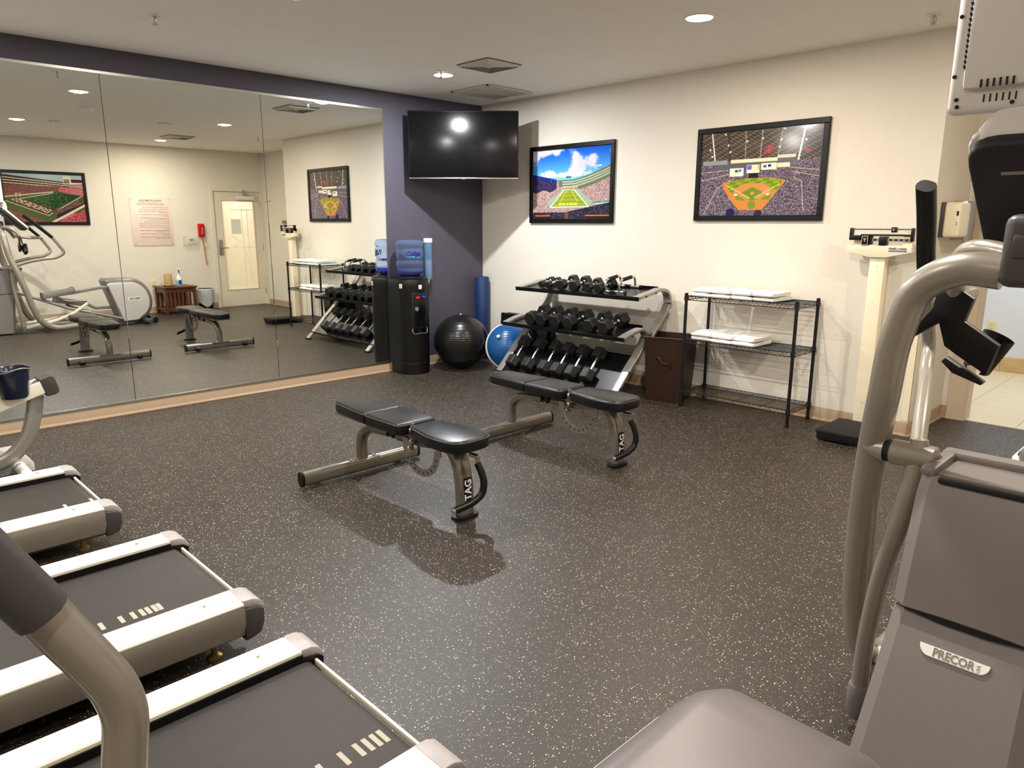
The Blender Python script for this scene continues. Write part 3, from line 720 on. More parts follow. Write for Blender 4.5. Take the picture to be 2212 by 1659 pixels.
def picture(label, loc, wd, ht, img, wall, fw_=0.042):
    t = thing('framed_picture', label, 'picture', loc)
    b = B(); D_ = 0.028
    def P(u, z, dd): return (u, -dd, z) if wall == 'back' else (-dd, u, z)
    for (u0, u1, z0, z1) in ((0, wd, 0, fw_), (0, wd, ht-fw_, ht), (0, fw_, fw_, ht-fw_), (wd-fw_, wd, fw_, ht-fw_)):
        b.bx(P(u0, z0, 0.003), P(u1, z1, D_), 0.003, 1)
    b.build('frame', 'black', t)
    B().bx(P(fw_*0.5, fw_*0.5, 0.002), P(wd-fw_*0.5, ht-fw_*0.5, 0.013)).build('backing_board', 'black_matte', t)
    f = fw_*0.95
    print_sheet('photo_print', img, P(f, ht-f, 0.015), Vector(P(wd-2*f, 0, 0)), (0, 0, -(ht-2*f)), t)
    return t
picture('black framed picture of a football stadium under a blue cloudy sky', (0.751, 0, 1.494), 1.082, 0.748, football(), 'back')
picture('black framed picture of a roofed baseball park with a green diamond', (2.694, 0, 1.513), 1.089, 0.736, ballpark(), 'back')
picture('black framed picture of a red football crowd, hung behind the elliptical', (WX, -3.25, 1.455), 1.13, 0.79, red_stadium(), 'right', 0.044)

# ================================================================== television in the corner
t = thing('television', 'black flat television on an arm across the far corner', 'television', (0.515, -0.711, 1.915), R(45.6))
# local x runs along the screen, local -y faces the room
B().box((0, 0.018, 0.318), (1.075, 0.035, 0.636), None, 0.008).build('bezel', 'black', t)
B().box((0, -0.0005, 0.324), (1.045, 0.003, 0.602), None, 0.001).build('screen', 'screen', t)
B().box((0, -0.001, 0.006), (1.07, 0.006, 0.012), None, 0.002).build('lower_trim', 'steel', t)
B().box((0, -0.002, 0.001), (0.03, 0.005, 0.010), None, 0.002).build('indicator', 'led', t)
B().box((0, 0.06, 0.30), (0.55, 0.05, 0.36), None, 0.01).build('rear_housing', 'black', t)
b = B().box((0, 0.10, 0.30), (0.22, 0.03, 0.22), None, 0.004)
b.box((0, 0.42, 0.33), (0.07, 0.62, 0.05), None, 0.004).box((0, 0.42, 0.25), (0.07, 0.62, 0.03), None, 0.004).box((0, 0.72, 0.30), (0.16, 0.03, 0.30), None, 0.004)
b.build('mount_arm', 'black_metal', t)

# ================================================================== water cooler, bottle, cup dispenser
CX, CY = 0.19, -1.15
t = thing('water_cooler', 'black floor-standing water cooler with hot and cold taps beside the mirror', 'cooler', (CX, CY, 0), R(-5))
def round_body(hw, hd, k=14):
    # flat back (wall side, local -x) and a bowed front (local +x)
    pts = []
    for i in range(k+1):
        a = -PI/2+PI*i/k; pts.append((hd*0.25+hd*0.85*math.cos(a), hw*math.sin(a)))
    pts += [(-hd*0.85, hw), (-hd, hw-0.02), (-hd, -hw+0.02), (-hd*0.85, -hw)]
    return pts
body = B()
def loft(secs):
    b = B(); vs = []; fs = []; k = len(secs[0][1])
    for z, pts in secs: vs += [(x, y, z) for x, y in pts]
    for i in range(len(secs)-1):
        for a in range(k): fs.append((i*k+a, i*k+(a+1) % k, (i+1)*k+(a+1) % k, (i+1)*k+a))
    fs += [tuple(reversed(range(k))), tuple((len(secs)-1)*k+a for a in range(k))]
    return b.add(vs, fs)
def rb(s_): return [(x*s_, y*s_) for x, y in round_body(0.165, 0.165)]
loft([(0, rb(0.97)), (0.10, rb(0.97)), (0.105, rb(1.0)), (0.115, rb(0.985)), (0.125, rb(0.985)), (0.88, rb(1.0)), (0.93, rb(1.0)), (0.945, rb(0.96))]).build('cabinet', 'black', t)
loft([(0.945, rb(0.93)), (0.955, rb(0.93)), (0.965, rb(0.75))]).build('top_lid', 'black', t)
B().lathe([(0.128, 0.955), (0.125, 0.974), (0.098, 0.976), (0.096, 0.955)], 32, (0, 0, 0)).build('bottle_seat', 'black', t)
# dispensing alcove on the bowed front, turned towards the room
al = B().box((0.165, -0.015, 0.62), (0.035, 0.155, 0.40), None, 0.012); alo = al.build('alcove', 'black_matte', t)
B().box((0.186, -0.015, 0.62), (0.004, 0.135, 0.385), None, 0.001).build('alcove_back', 'screen', t)
B().tube([(0.176, -0.10, 0.47), (0.188, -0.095, 0.425), (0.195, -0.015, 0.42), (0.188, 0.065, 0.425), (0.176, 0.07, 0.47)], 0.004, 8).build('drip_tray_rim', 'steel', t)
B().box((0.19, -0.015, 0.48), (0.03, 0.13, 0.008), None, 0.002).build('drip_tray', 'black', t)
B().box((0.205, -0.045, 0.775), (0.035, 0.045, 0.016), (0, R(10), R(-25)), 0.004).build('hot_tap', 'red', t)
B().box((0.205, 0.025, 0.778), (0.035, 0.04, 0.012), (0, R(10), R(25)), 0.004).build('cold_tap', 'ink_blue', t)
b = B()
for a in range(24):
    a0 = 2*PI*a/24; b.box((0.1895, -0.048+0.02*math.cos(a0), 0.665+0.02*math.sin(a0)), (0.001, 0.006, 0.0015), (a0+PI/2, 0, 0))
b.box((0.1895, -0.048, 0.665), (0.001, 0.02, 0.004)).box((0.1895, -0.048, 0.657), (0.001, 0.016, 0.003)).box((0.1895, -0.048, 0.673), (0.001, 0.014, 0.003))
b.build('round_emblem', 'ink_white', t)
s1 = B().box((0.1812, 0.0, 0.875), (0.002, 0.035, 0.04), None, 0.0005).build('sticker', 'tissue', t)
B().box((0.1826, 0.0, 0.872), (0.001, 0.018, 0.014)).build('sticker_print', 'grille', s1)
s2 = B().box((0.0785, -0.1605, 0.885), (0.002, 0.036, 0.042), (0, 0, R(-72)), 0.0005).build('sticker', 'tissue', t)
b = B()
for k in range(3): b.box((0.0790, -0.1618, 0.875+k*0.012), (0.001, 0.024, 0.004), (0, 0, R(-72)))
b.build('sticker_print', 'red', s2)
wb = thing('water_bottle', 'translucent blue five-gallon water bottle upended on the black cooler', 'bottle', (CX, CY, 0.934), R(-5))
prof = [(0.0001, 0.043), (0.09, 0.045), (0.125, 0.07), (0.133, 0.10), (0.126, 0.112), (0.126, 0.135), (0.134, 0.147), (0.134, 0.185), (0.124, 0.197), (0.124, 0.215), (0.134, 0.227), (0.134, 0.30), (0.126, 0.312), (0.126, 0.325), (0.136, 0.337), (0.136, 0.372), (0.118, 0.392), (0.06, 0.396), (0.0001, 0.39)]
B().lathe(prof, 40).build('bottle_shell', 'bottle', wb, ang=60)
inner = [(r*0.965 if r > 0.001 else r, z) for r, z in prof if z <= 0.112]
B().lathe(inner+[(0.0001, 0.112)], 40).build('water', mat('blue_water', (20, 50, 200), 0.03, trans=0.8, ior=1.33), wb, ang=60)
def lettering_on_cyl(o, rad, ang0, arc=True):
    for v in o.data.vertices:
        a = ang0+v.co.x/rad; r_ = rad+v.co.y*0
        v.co = Vector((rad*math.cos(a)+0*v.co.z, rad*math.sin(a), v.co.y))
o = text('brand_lettering', 'Culligan', 0.068, Matrix.Identity(4), 'ink_navy', wb, bold=0.02, shear=0.35, width=0.145)
for v in o.data.vertices:
    a = R(-13)+v.co.x/0.137; rr_ = 0.1375+v.co.z; v.co = Vector((rr_*math.cos(a), rr_*math.sin(a), 0.262+v.co.y+v.co.x*0.04))
b = B(); n = 18; vs = []; fs = []
for k in range(n+1):
    a = R(-42)+R(58)*k/n; wv = 0.004*math.sin(k/n*6); th = 0.010*(1-0.7*abs(2*k/n-1))
    for z in (0.232+wv-th/2, 0.232+wv+th/2): vs.append((0.137*math.cos(a), 0.137*math.sin(a), z))
for k in range(n): fs.append((2*k, 2*k+2, 2*k+3, 2*k+1))
B().add(vs, fs).build('brand_swoosh', 'ink_teal', wb)
t = thing('cup_dispenser', 'translucent blue tube dispenser of paper cone cups on the purple wall', 'dispenser', (0.055, -0.815, 0.86))
M['cup_tube'] = mat('pale_blue_clear_plastic', (112, 152, 190), 0.12, alpha=0.42)
B().lathe([(0.040, 0.06), (0.044, 0.075), (0.044, 0.445)], 28).lathe([(0.041, 0.445), (0.041, 0.075), (0.037, 0.06)], 28).build('tube', 'cup_tube', t)
B().lathe([(0.047, 0.435), (0.047, 0.472), (0.042, 0.478), (0.0001, 0.478)], 28).lathe([(0.047, 0.435), (0.0001, 0.436)], 28).build('cap', 'white', t)
B().lathe([(0.0001, 0.0), (0.022, 0.075), (0.034, 0.13), (0.036, 0.25), (0.0001, 0.25)], 24).build('cone_cups', 'tissue', t)
B().box((-0.035, 0, 0.27), (0.035, 0.05, 0.30), None, 0.004).build('wall_bracket', 'cup_tube', t)

# ================================================================== balls, roller, mats
t = thing('exercise_ball', 'large charcoal stability ball between the water cooler and the blue roller', 'ball', (0.385, -0.66, 0))
B().sphere((0, 0, 0.283), 0.287, 64, 40, (1.0, 1.0, 0.985)).build('ball_skin', 'grey_ball', t)
B().lathe([(0.010, 0.0), (0.009, 0.005), (0.0001, 0.006)], 14, (0.0, 0.0, 0.5655)).build('plug', 'white', t)
t = thing('balance_trainer', 'blue half-ball balance trainer standing on edge behind the dumbbell rack', 'ball', (0.86, -0.43, 0))
prof = [(0.0001, 0.20)]+[(0.235*math.sin(a), 0.20*math.cos(a)) for a in np.linspace(0.12, PI/2, 18)]
m_ax = Vector((0.74, -0.56, 0.36)).normalized(); tc_ = (-0.02, 0.035, 0.252)
B().lathe(prof, 48, tc_, m_ax).build('dome', 'blue_ball', t, ang=60)
B().lathe([(0.0001, -0.035), (0.238, -0.035), (0.248, -0.022), (0.248, -0.005), (0.240, 0.004), (0.232, 0.002)], 48, tc_, m_ax).build('platform', 'ellight', t)
q = Vector((0, 0, 1)).rotation_difference(m_ax)
pp = Vector(tc_)+Vector((0.0, -0.17, 0.115))*0.95+m_ax*0.045
B().sphere(pp, 0.020, 16, 10, (1, 1, 1)).build('plug', 'white', t)
t = thing('foam_roller', 'long navy foam roller standing upright in the wall corner', 'roller', (0.105, -0.105, 0))
B().lathe([(0.0001, 0), (0.07, 0), (0.076, 0.008), (0.076, 0.905), (0.07, 0.913), (0.022, 0.913), (0.022, 0.90), (0.0001, 0.90)], 36).build('foam_cylinder', 'foam', t)
t = thing('folded_mat', 'front black folding mat leaning on the wall beside the blue half-ball', 'mat', (0.735, -0.105, 0), 0, 'black folding mats')
B().box((0, 0.02, 0.270), (0.70, 0.035, 0.54), (R(-4), 0, 0), 0.010).build('mat_panel', 'vinyl', t)
B().box((0.0, 0.0, 0.542), (0.62, 0.012, 0.006), (R(-4), 0, 0)).build('seam', 'piping', t)
dup(t, (0.775, -0.055, 0), label='rear black folding mat against the wall beside the blue half-ball')

# ================================================================== dumbbell rack
RX0, RX1 = 1.10, 2.49
t = thing('dumbbell_rack', 'three-tier silver and black dumbbell rack against the cream wall', 'rack', ((RX0+RX1)/2, -0.45, 0))
def K(x, y, z): return (x-(RX0+RX1)/2, y+0.45, z)
for x in (RX0, RX1):
    up_ = [K(x, -0.522, 0.874), K(x, -0.30, 0.909), K(x, -0.16, 0.928), K(x, -0.07, 0.895), K(x, -0.04, 0.82), K(x, -0.075, 0.745), K(x, -0.19, 0.63), K(x, -0.33, 0.485)]
    B().rtube(up_, 0.075, 0.028, (0, 0.3, 1), 0.004, sub=5).build('upper_arm', 'silver', t)
    lo_ = [K(x, -0.704, 0.548), K(x, -0.52, 0.594), K(x, -0.42, 0.600), K(x, -0.365, 0.555), K(x, -0.40, 0.48), K(x, -0.60, 0.27), K(x, -0.86, 0.01)]
    B().rtube(lo_, 0.075, 0.028, (0, 0.3, 1), 0.004, sub=5).build('lower_arm', 'silver', t)
    B().rtube([K(x, -0.33, 0.50), K(x, -0.12, 0.02)], 0.05, 0.03, (0, 1, 0.3), 0.004, smooth=False).build('rear_strut', 'black_metal', t)
    B().box(K(x, -0.86, 0.008), (0.085, 0.06, 0.016), None, 0.004).box(K(x, -0.115, 0.008), (0.07, 0.05, 0.016), None, 0.004).build('foot_pad', 'rubber', t)
def tray(name, y0, z0, y1, z1, lip=0.028):
    b = B(); th = math.atan2(z1-z0, y1-y0); L_ = math.hypot(y1-y0, z1-z0)
    rot = (th, 0, 0); c = Vector(K((RX0+RX1)/2, (y0+y1)/2, (z0+z1)/2))
    b.box(c, (RX1-RX0-0.05, L_, 0.004), rot)
    b.box(Vector(K((RX0+RX1)/2, y0-0.002, z0+0.002)), (RX1-RX0+0.075, 0.006, 0.036), rot, 0.001, 1)
    b.box(Vector(K((RX0+RX1)/2, y1, z1+0.012)), (RX1-RX0-0.05, 0.004, 0.03), rot, 0.001, 1)
    return b.build(name, 'tray', t)
tray('shelf_tray', -0.525, 0.868, -0.16, 0.925); tray('shelf_tray', -0.706, 0.542, -0.37, 0.605); tray('shelf_tray', -0.80, 0.085, -0.50, 0.36)
# bolts and brand marks on the arms
b = B()
for x in (RX0+0.042, RX1-0.042, RX1+0.040):
    for (y, z) in ((-0.42, 0.885), (-0.28, 0.905), (-0.60, 0.565), (-0.47, 0.59), (-0.62, 0.26), (-0.74, 0.135)):
        b.sphere(K(x, y, z), 0.009, 10, 6, (0.6, 1, 1))
b.build('bolt_heads', 'black', t)['kind'] = 'stuff'
for x in (RX0, RX1):
    o = text('brand_plate_lettering', 'TAG', 0.050, frame(K(x, -0.35, 0.8985), (0, 1, 0.15), (-1, 0, 0)), 'ink_white', t, bold=0.03, ext=0.001)
    B().box(K(x, -0.35, 0.8965), (0.052, 0.12, 0.001), (R(8.8), 0, 0)).build('brand_plate', 'black', t)

def dumbbell(rad, hl, gap, label):
    """root at the middle; axis along local y; rests on a face"""
    d_ = thing('dumbbell', label, 'dumbbell', (0, 0, 0), 0, 'dumbbells on the rack')
    for s_ in (-1, 1):
        pts = [(rad*math.cos(R(60*k)), rad*math.sin(R(60*k))) for k in range(6)]
        b = B(); bmh = bmesh.new()
        vs0 = [bmh.verts.new((u, s_*gap/2, v)) for u, v in pts]; vs1 = [bmh.verts.new((u, s_*(gap/2+hl), v)) for u, v in pts]
        bmh.faces.new(vs0); bmh.faces.new(list(reversed(vs1)))
        for i in range(6): bmh.faces.new((vs0[i], vs1[i], vs1[(i+1) % 6], vs0[(i+1) % 6]))
        bmesh.ops.recalc_face_normals(bmh, faces=bmh.faces[:])
        bmesh.ops.bevel(bmh, geom=[e for e in bmh.edges], offset=rad*0.085, segments=1, affect='EDGES')
        b.bm(bmh); b.build('hex_head', 'rubber', d_, ang=18)
    g = gap/2
    B().lathe([(0.017, -g-0.003), (0.017, -g+0.006), (0.012, -g+0.012), (0.0125, -g*0.5), (0.0145, 0), (0.0125, g*0.5), (0.012, g-0.012), (0.017, g-0.006), (0.017, g+0.003)], 16, (0, 0, 0), (0, 1, 0)).build('handle', 'chrome', d_)
    return d_
def place_db(d_, fx, fy, fz, rx_, ry_, rz_, label):
    f = Vector((fx, fy, fz)); r_ = Vector((rx_, ry_, rz_)); v = (r_-f).normalized()
    d_.location = (f+r_)/2
    xa = Vector((1, 0, 0)); xa = (xa-v*xa.dot(v)).normalized(); za = xa.cross(v)
    d_.rotation_euler = Matrix((xa, v, za)).transposed().to_euler(); d_['label'] = label
ordn = ['leftmost', 'second from the left', 'third from the left', 'fourth from the left', 'fifth from the left', 'rightmost']
small = dumbbell(0.036, 0.05, 0.13, 'x'); big = dumbbell(0.052, 0.07, 0.13, 'x'); mid = dumbbell(0.066, 0.095, 0.135, 'x'); low = dumbbell(0.070, 0.10, 0.14, 'x')
topd = [(1.325, 1.285), (1.41, 1.37), (1.585, 1.56), (1.745, 1.715), (1.90, 1.86), (2.03, 2.02)]
used = set()
def inst(p):
    if p.name in used: return dup(p, (0, 0, 0))
    used.add(p.name); return p
for i, (xf, xr) in enumerate(topd):
    p = small if i < 2 else big; rr_ = 0.036 if i < 2 else (0.052 if i < 4 else 0.046)
    hgt = rr_*0.87+0.003; o = inst(p)
    yf, yr = (-0.43, -0.25)
    place_db(o, xf, yf, 0.868+(yf+0.525)*0.156+hgt+0.004, xr, yr, 0.868+(yr+0.525)*0.156+hgt+0.004, f'{"small" if i<2 else "medium"} black hex dumbbell on the top tier, {ordn[i]} of six')
    if i >= 4: o.scale = (0.9, 0.95, 0.9)
midd = [(1.385, 1.34), (1.525, 1.50), (1.705, 1.69), (1.865, 1.86), (2.10, 2.08), (2.27, 2.265)]
for i, (xf, xr) in enumerate(midd):
    o = inst(mid); yf, yr = -0.63, -0.40; h_ = 0.066*0.87+0.006
    place_db(o, xf, yf, 0.542+(yf+0.706)*0.1875+h_, xr, yr, 0.542+(yr+0.706)*0.1875+h_, f'black hex dumbbell with chrome grip on the middle tier, {ordn[i]} of six')
lowd = [1.268, 1.470, 1.675, 1.832, 2.005, 2.185]
for i, x in enumerate(lowd):
    o = inst(low)
    place_db(o, x, -0.758, 0.198, x-0.01, -0.588, 0.358, f'large black hex dumbbell tilted on the bottom tier, {ordn[i]} of six')
# push-up bars on the top tier
PB = thing('pushup_bar', 'left one of the two chrome push-up stands on the top tier', 'push-up bar', (2.085, -0.30, 0.902), R(3), 'push-up stands')
B().tube(fillet([(0, -0.12, 0.02), (0, -0.12, 0.115), (0, 0.12, 0.115), (0, 0.12, 0.02)], 0.05), 0.011, 12, smooth=False).build('hoop', 'chrome', PB)
B().cyl((0, -0.065, 0.115), (0, 0.065, 0.115), 0.0165, n=16, bev=0.003).build('foam_grip', 'black_matte', PB)
for s_ in (-1, 1):
    f = B().cyl((-0.05, s_*0.12, 0.018), (0.05, s_*0.12, 0.018), 0.011, n=12).build('foot_bar', 'chrome', PB)
    for e in (-1, 1): B().cyl((e*0.045, s_*0.12, 0.018), (e*0.07, s_*0.12, 0.018), 0.0155, n=12, bev=0.003).build('end_cap', 'rubber', f)
dup(PB, (2.235, -0.29, 0.904), R(1), label='right one of the two chrome push-up stands on the top tier')
for o_ in (PB,): pass
for o_ in [o for o in bpy.data.objects if o.name.startswith('pushup_bar')]: o_.rotation_euler = (R(8.5), 0, o_.rotation_euler.z)
# ================================================================== hamper
t = thing('laundry_hamper', 'brown fabric laundry hamper between the dumbbell rack and the wire shelf', 'hamper', (2.685, -0.255, 0), R(16))
def tub(sz):
    out = []
    for z, h_, j in sz:
        ring = []
        for k in range(24):
            u = k/24*4; s_ = int(u); f = u-s_; c = [(-1, -1), (1, -1), (1, 1), (-1, 1)]
            a = c[s_]; b_ = c[(s_+1) % 4]; x = a[0]+(b_[0]-a[0])*f; y = a[1]+(b_[1]-a[1])*f
            bul = j*math.sin(PI*f)*(1 if s_ % 2 == 0 else -0.6); wob = 0.006*math.sin(k*2.3+z*17)
            n_ = Vector((x, y)).normalized(); ring.append((x*h_+n_.x*(bul+wob*(0.2+j*20)), y*h_+n_.y*(bul+wob*(0.2+j*20))))
        out.append((z, ring))
    return out
outer = tub([(0.0, 0.146, 0.0), (0.06, 0.152, 0.004), (0.2, 0.160, -0.010), (0.32, 0.167, 0.005), (0.44, 0.173, -0.007), (0.535, 0.178, -0.004), (0.55, 0.179, -0.004)])
inner = tub([(0.55, 0.174, -0.004), (0.4, 0.166, -0.008), (0.05, 0.146, 0)])
b = B(); secs = outer+inner; k = 24; vs = []; fs = []
for z, r_ in secs: vs += [(x, y, z) for x, y in r_]
for i in range(len(secs)-1):
    for a in range(k): fs.append((i*k+a, i*k+(a+1) % k, (i+1)*k+(a+1) % k, (i+1)*k+a))
fs.append(tuple(reversed(range(k)))); fs.append(tuple((len(secs)-1)*k+a for a in range(k)))
B().add(vs, fs).build('fabric_body', 'brown', t, ang=50)
ring = [Vector((x, y, 0.553)) for x, y in outer[-1][1]]
B().tube(ring, 0.006, 6, closed=True, smooth=False).build('rim_piping', 'brown', t)
for s_ in (-1, 1):
    B().tube([(-0.06, s_*0.172, 0.37), (-0.05, s_*0.182, 0.385), (0.0, s_*0.193, 0.345), (0.05, s_*0.182, 0.33), (0.06, s_*0.172, 0.30)], 0.008, 8).build('carry_handle', 'brown', t)

# ================================================================== wire shelf
SX0, SX1, SY0, SY1 = 2.905, 3.825, -0.40, -0.04
t = thing('wire_shelf', 'three-tier black wire shelving unit holding white towels', 'shelf', ((SX0+SX1)/2, (SY0+SY1)/2, 0))
def K(x, y, z): return (x-(SX0+SX1)/2, y-(SY0+SY1)/2, z)
for x in (SX0, SX1):
    for y in (SY0, SY1):
        B().cyl(K(x, y, 0.012), K(x, y, 0.935), 0.0127, n=14).build('post', 'black_metal', t)
        B().cyl(K(x, y, 0), K(x, y, 0.02), 0.016, n=12, bev=0.003).cyl(K(x, y, 0.925), K(x, y, 0.942), 0.0145, n=12, bev=0.003).build('foot_and_cap', 'black', t)
b = B()
for x in (SX0, SX1):
    for y in (SY0,):
        for k in range(34): b.box(K(x-0.0, y-0.0122, 0.06+k*0.0254), (0.012, 0.002, 0.003))
b.build('post_grooves', 'black_matte', t)['kind'] = 'stuff'
for z in (0.12, 0.555, 0.908):
    b = B()
    for x in (SX0, SX1):
        for y in (SY0, SY1): b.lathe([(0.013, -0.02), (0.019, -0.02), (0.0165, 0.022), (0.013, 0.022)], 14, K(x, y, z-0.005))
    # double rims with zig-zag truss
    cor = [(SX0, SY0), (SX1, SY0), (SX1, SY1), (SX0, SY1)]
    for i in range(4):
        p, q = Vector((*cor[i], 0)), Vector((*cor[(i+1) % 4], 0)); L_ = (q-p).length; n = int(L_/0.032)
        for dz, r_ in ((0.008, 0.0032), (-0.022, 0.0032)):
            b.cyl(K(p.x, p.y, z+dz), K(q.x, q.y, z+dz), r_, n=6)
        zz = []
        for k in range(2*n+1):
            f = k/(2*n); pt = p+(q-p)*f; zz.append(K(pt.x, pt.y, z+(0.006 if k % 2 else -0.020)))
        b.tube(zz, 0.0022, 5, smooth=False)
    for k in range(3):
        x = SX0+(SX1-SX0)*(k+1)/4; b.cyl(K(x, SY0, z-0.002), K(x, SY1, z-0.002), 0.0028, n=6)
    b.build('shelf_frame', 'black_metal', t)
    b = B()
    for k in range(15):
        y = SY0+0.02+(SY1-SY0-0.04)*k/14; b.cyl(K(SX0, y, z+0.006), K(SX1, y, z+0.006), 0.0018, n=5)
    b.build('shelf_wires', 'black_metal', t)

# ---- towels
def towel_mesh(seed, wx, ly, th):
    rnd = random.Random(seed); b = B(); layers = 2
    # side profile in local y-z: rounded fold at -y, open layered edge at +y
    nx, ny = 10, 16; 
    vs = []; fs = []; sec = []
    h = th
    prof = []
    for k in range(9):
        a = PI/2+PI*k/8; prof.append((-ly/2+h/2+h/2*math.cos(a), h/2+h/2*math.sin(a)))
    bot = [(-ly/2+h/2+(ly-h/2)*f, 0.0) for f in (0.25, 0.5, 0.75, 1.0)]
    edge = [(ly/2+0.0, h*0.42), (ly/2-0.012, h*0.5), (ly/2-0.002, h*0.58), (ly/2, h*0.95)]
    top = [(ly/2-(ly-h/2)*f, h) for f in (0.12, 0.3, 0.5, 0.7, 0.88)]
    loop = prof+bot+edge+top; k = len(loop); ph = rnd.random()*6
    for i in range(nx+1):
        u = i/nx; x = (u-0.5)*wx; e = 1-0.22*max(0, abs(u-0.5)*2-0.82)/0.18
        for (y, z) in loop:
            wz = 0.10*h*math.sin(u*7+ph+y*13)+0.14*h*math.sin(y*19+ph*2+u*3)
            lift = 0.0 if z < 0.01*h else (z/h)*wz
            vs.append((x*(1+0.02*math.sin(y*20+ph)), y, h/2+(z-h/2)*e+lift))
    for i in range(nx):
        for a in range(k): fs.append((i*k+a, i*k+(a+1) % k, (i+1)*k+(a+1) % k, (i+1)*k+a))
    fs += [tuple(reversed(range(k))), tuple(nx*k+a for a in range(k))]
    return b.add(vs, fs)
tm = [towel_mesh(s_, 0.165, 0.30, 0.030).build('folded_towel', 'towel') for s_ in range(4)]
for o in tm: pass
colx = [3.035, 3.20, 3.385, 3.555]; nm = ['first', 'second', 'third', 'fourth']
cnt = 0
def tw(x, z, label, g, rz, ysh=0.0, sc=1.0):
    global cnt
    src = tm[cnt % 4]
    o = src if cnt < 4 else src.copy()
    if cnt >= 4: COL.objects.link(o)
    cnt += 1
    o.location = (x, -0.245+ysh, z); o.rotation_euler = (0, 0, R(rz)); o.scale = (sc, 1, 1)
    tag(o, label, 'towel', g)
for i, x in enumerate(colx):
    for j, w_ in enumerate(('lower', 'upper')):
        tw(x, 0.9185+j*0.0345, f'{w_} folded white towel of the {nm[i]} stack from the left on the top wire shelf', 'white towels on the wire shelf', random.uniform(-1, 1), random.uniform(-0.012, 0.012))
for i, x in enumerate((3.05, 3.235, 3.42)):
    for j, w_ in enumerate(('lower', 'upper')):
        tw(x, 0.5655+j*0.0345, f'{w_} folded white towel of the {nm[i]} stack from the left on the middle wire shelf', 'white towels on the wire shelf', random.uniform(-1, 1), random.uniform(-0.012, 0.012), 1.08)

# ================================================================== beam scale
t = thing('beam_scale', 'cream physician beam scale with black platform against the cream wall', 'scale', (4.245, -0.30, 0))
def K(x, y, z): return (x-4.245, y+0.30, z)
b = B().bx(K(4.11, -0.555, 0.012), K(4.385, -0.05, 0.062), 0.008); b.build('base', 'black', t)
B().bx(K(4.103, -0.562, 0.058), K(4.392, -0.14, 0.082), 0.006).build('platform', 'black_matte', t)
for (x, y) in ((4.12, -0.54), (4.335, -0.54), (4.12, -0.10), (4.335, -0.10)): B().bx(K(x, y, 0), K(x+0.04, y+0.04, 0.014)).build('foot', 'rubber', t)
B().bx(K(4.192, -0.125, 0.06), K(4.292, -0.045, 1.28), 0.004).build('column', 'cream', t)
b = B()
for z in (0.22, 1.20): b.cyl(K(4.245, -0.1255, z), K(4.245, -0.127, z), 0.003, n=8)
b.build('column_screws', 'steel', t)
B().prism([K(4.035, 0, 1.345)[0::2], K(4.462, 0, 1.345)[0::2], K(4.462, 0, 1.300)[0::2], K(4.30, 0, 1.262)[0::2], K(4.19, 0, 1.262)[0::2], K(4.035, 0, 1.300)[0::2]], K(0, -0.150, 0)[1], K(0, -0.095, 0)[1], 'xz', 0.004).build('beam_box', 'cream', t)
B().bx(K(4.06, -0.09, 1.345), K(4.11, -0.085, 1.40)).bx(K(4.40, -0.13, 1.345), K(4.455, -0.125, 1.44)).build('rear_bracket', 'cream', t)
text('brand_lettering', 'Health o meter', 0.022, frame(K(4.375, -0.1512, 1.325), (1, 0, 0), (0, 0, 1)), 'ink', t, bold=0.01, width=0.115)
o = B().bx(K(4.3175, -0.1515, 1.303), K(4.4325, -0.1505, 1.314)).build('brand_bar', 'ink_blue', t)
text('brand_bar_lettering', 'PROFESSIONAL', 0.009, frame(K(4.375, -0.152, 1.3085), (1, 0, 0), (0, 0, 1)), 'ink_white', o, spacing=1.3, width=0.105)
b = B()
b.bx(K(4.045, -0.150, 1.378), K(4.065, -0.11, 1.462), 0.003).bx(K(4.445, -0.150, 1.372), K(4.462, -0.11, 1.462), 0.003)
b.bx(K(4.045, -0.152, 1.378), K(4.125, -0.10, 1.412), 0.004)                 # counterweight housing
b.bx(K(4.12, -0.145, 1.408), K(4.455, -0.12, 1.420), 0.002)
b.bx(K(4.18, -0.145, 1.35), K(4.20, -0.12, 1.412))
b.build('beam_frame', 'black', t)
B().bx(K(4.065, -0.140, 1.448), K(4.447, -0.125, 1.458)).bx(K(4.20, -0.142, 1.372), K(4.447, -0.125, 1.392)).build('graduated_beam', 'steel', t)
b = B()
for k in range(26): b.bx(K(4.075+k*0.0142, -0.1415, 1.4485), K(4.082+k*0.0142, -0.1398, 1.4555))
for k in range(7): b.bx(K(4.21+k*0.034, -0.1435, 1.376), K(4.228+k*0.034, -0.1418, 1.388))
b.build('beam_graduations', 'black', t)['kind'] = 'stuff'
B().bx(K(4.320, -0.152, 1.432), K(4.352, -0.112, 1.468), 0.003).build('small_poise', 'black', t)
text('poise_mark', 'X', 0.020, frame(K(4.336, -0.1526, 1.449), (1, 0, 0), (0, 0, 1)), 'ink_white', t)
B().bx(K(4.248, -0.156, 1.345), K(4.298, -0.105, 1.405), 0.003).build('large_poise', 'black', t)
o = B().bx(K(4.132, -0.158, 1.344), K(4.180, -0.115, 1.410), 0.003).build('balance_window', 'black', t)
b = B()
for (a0, a1, z0, z1) in ((4.135, 4.177, 1.346, 1.348), (4.135, 4.177, 1.406, 1.408), (4.135, 4.137, 1.346, 1.408), (4.175, 4.177, 1.346, 1.408), (4.146, 4.166, 1.386, 1.389), (4.1545, 4.1575, 1.368, 1.388)): b.bx(K(a0, -0.1592, z0), K(a1, -0.1578, z1))
b.build('window_marks', 'ink_white', o)

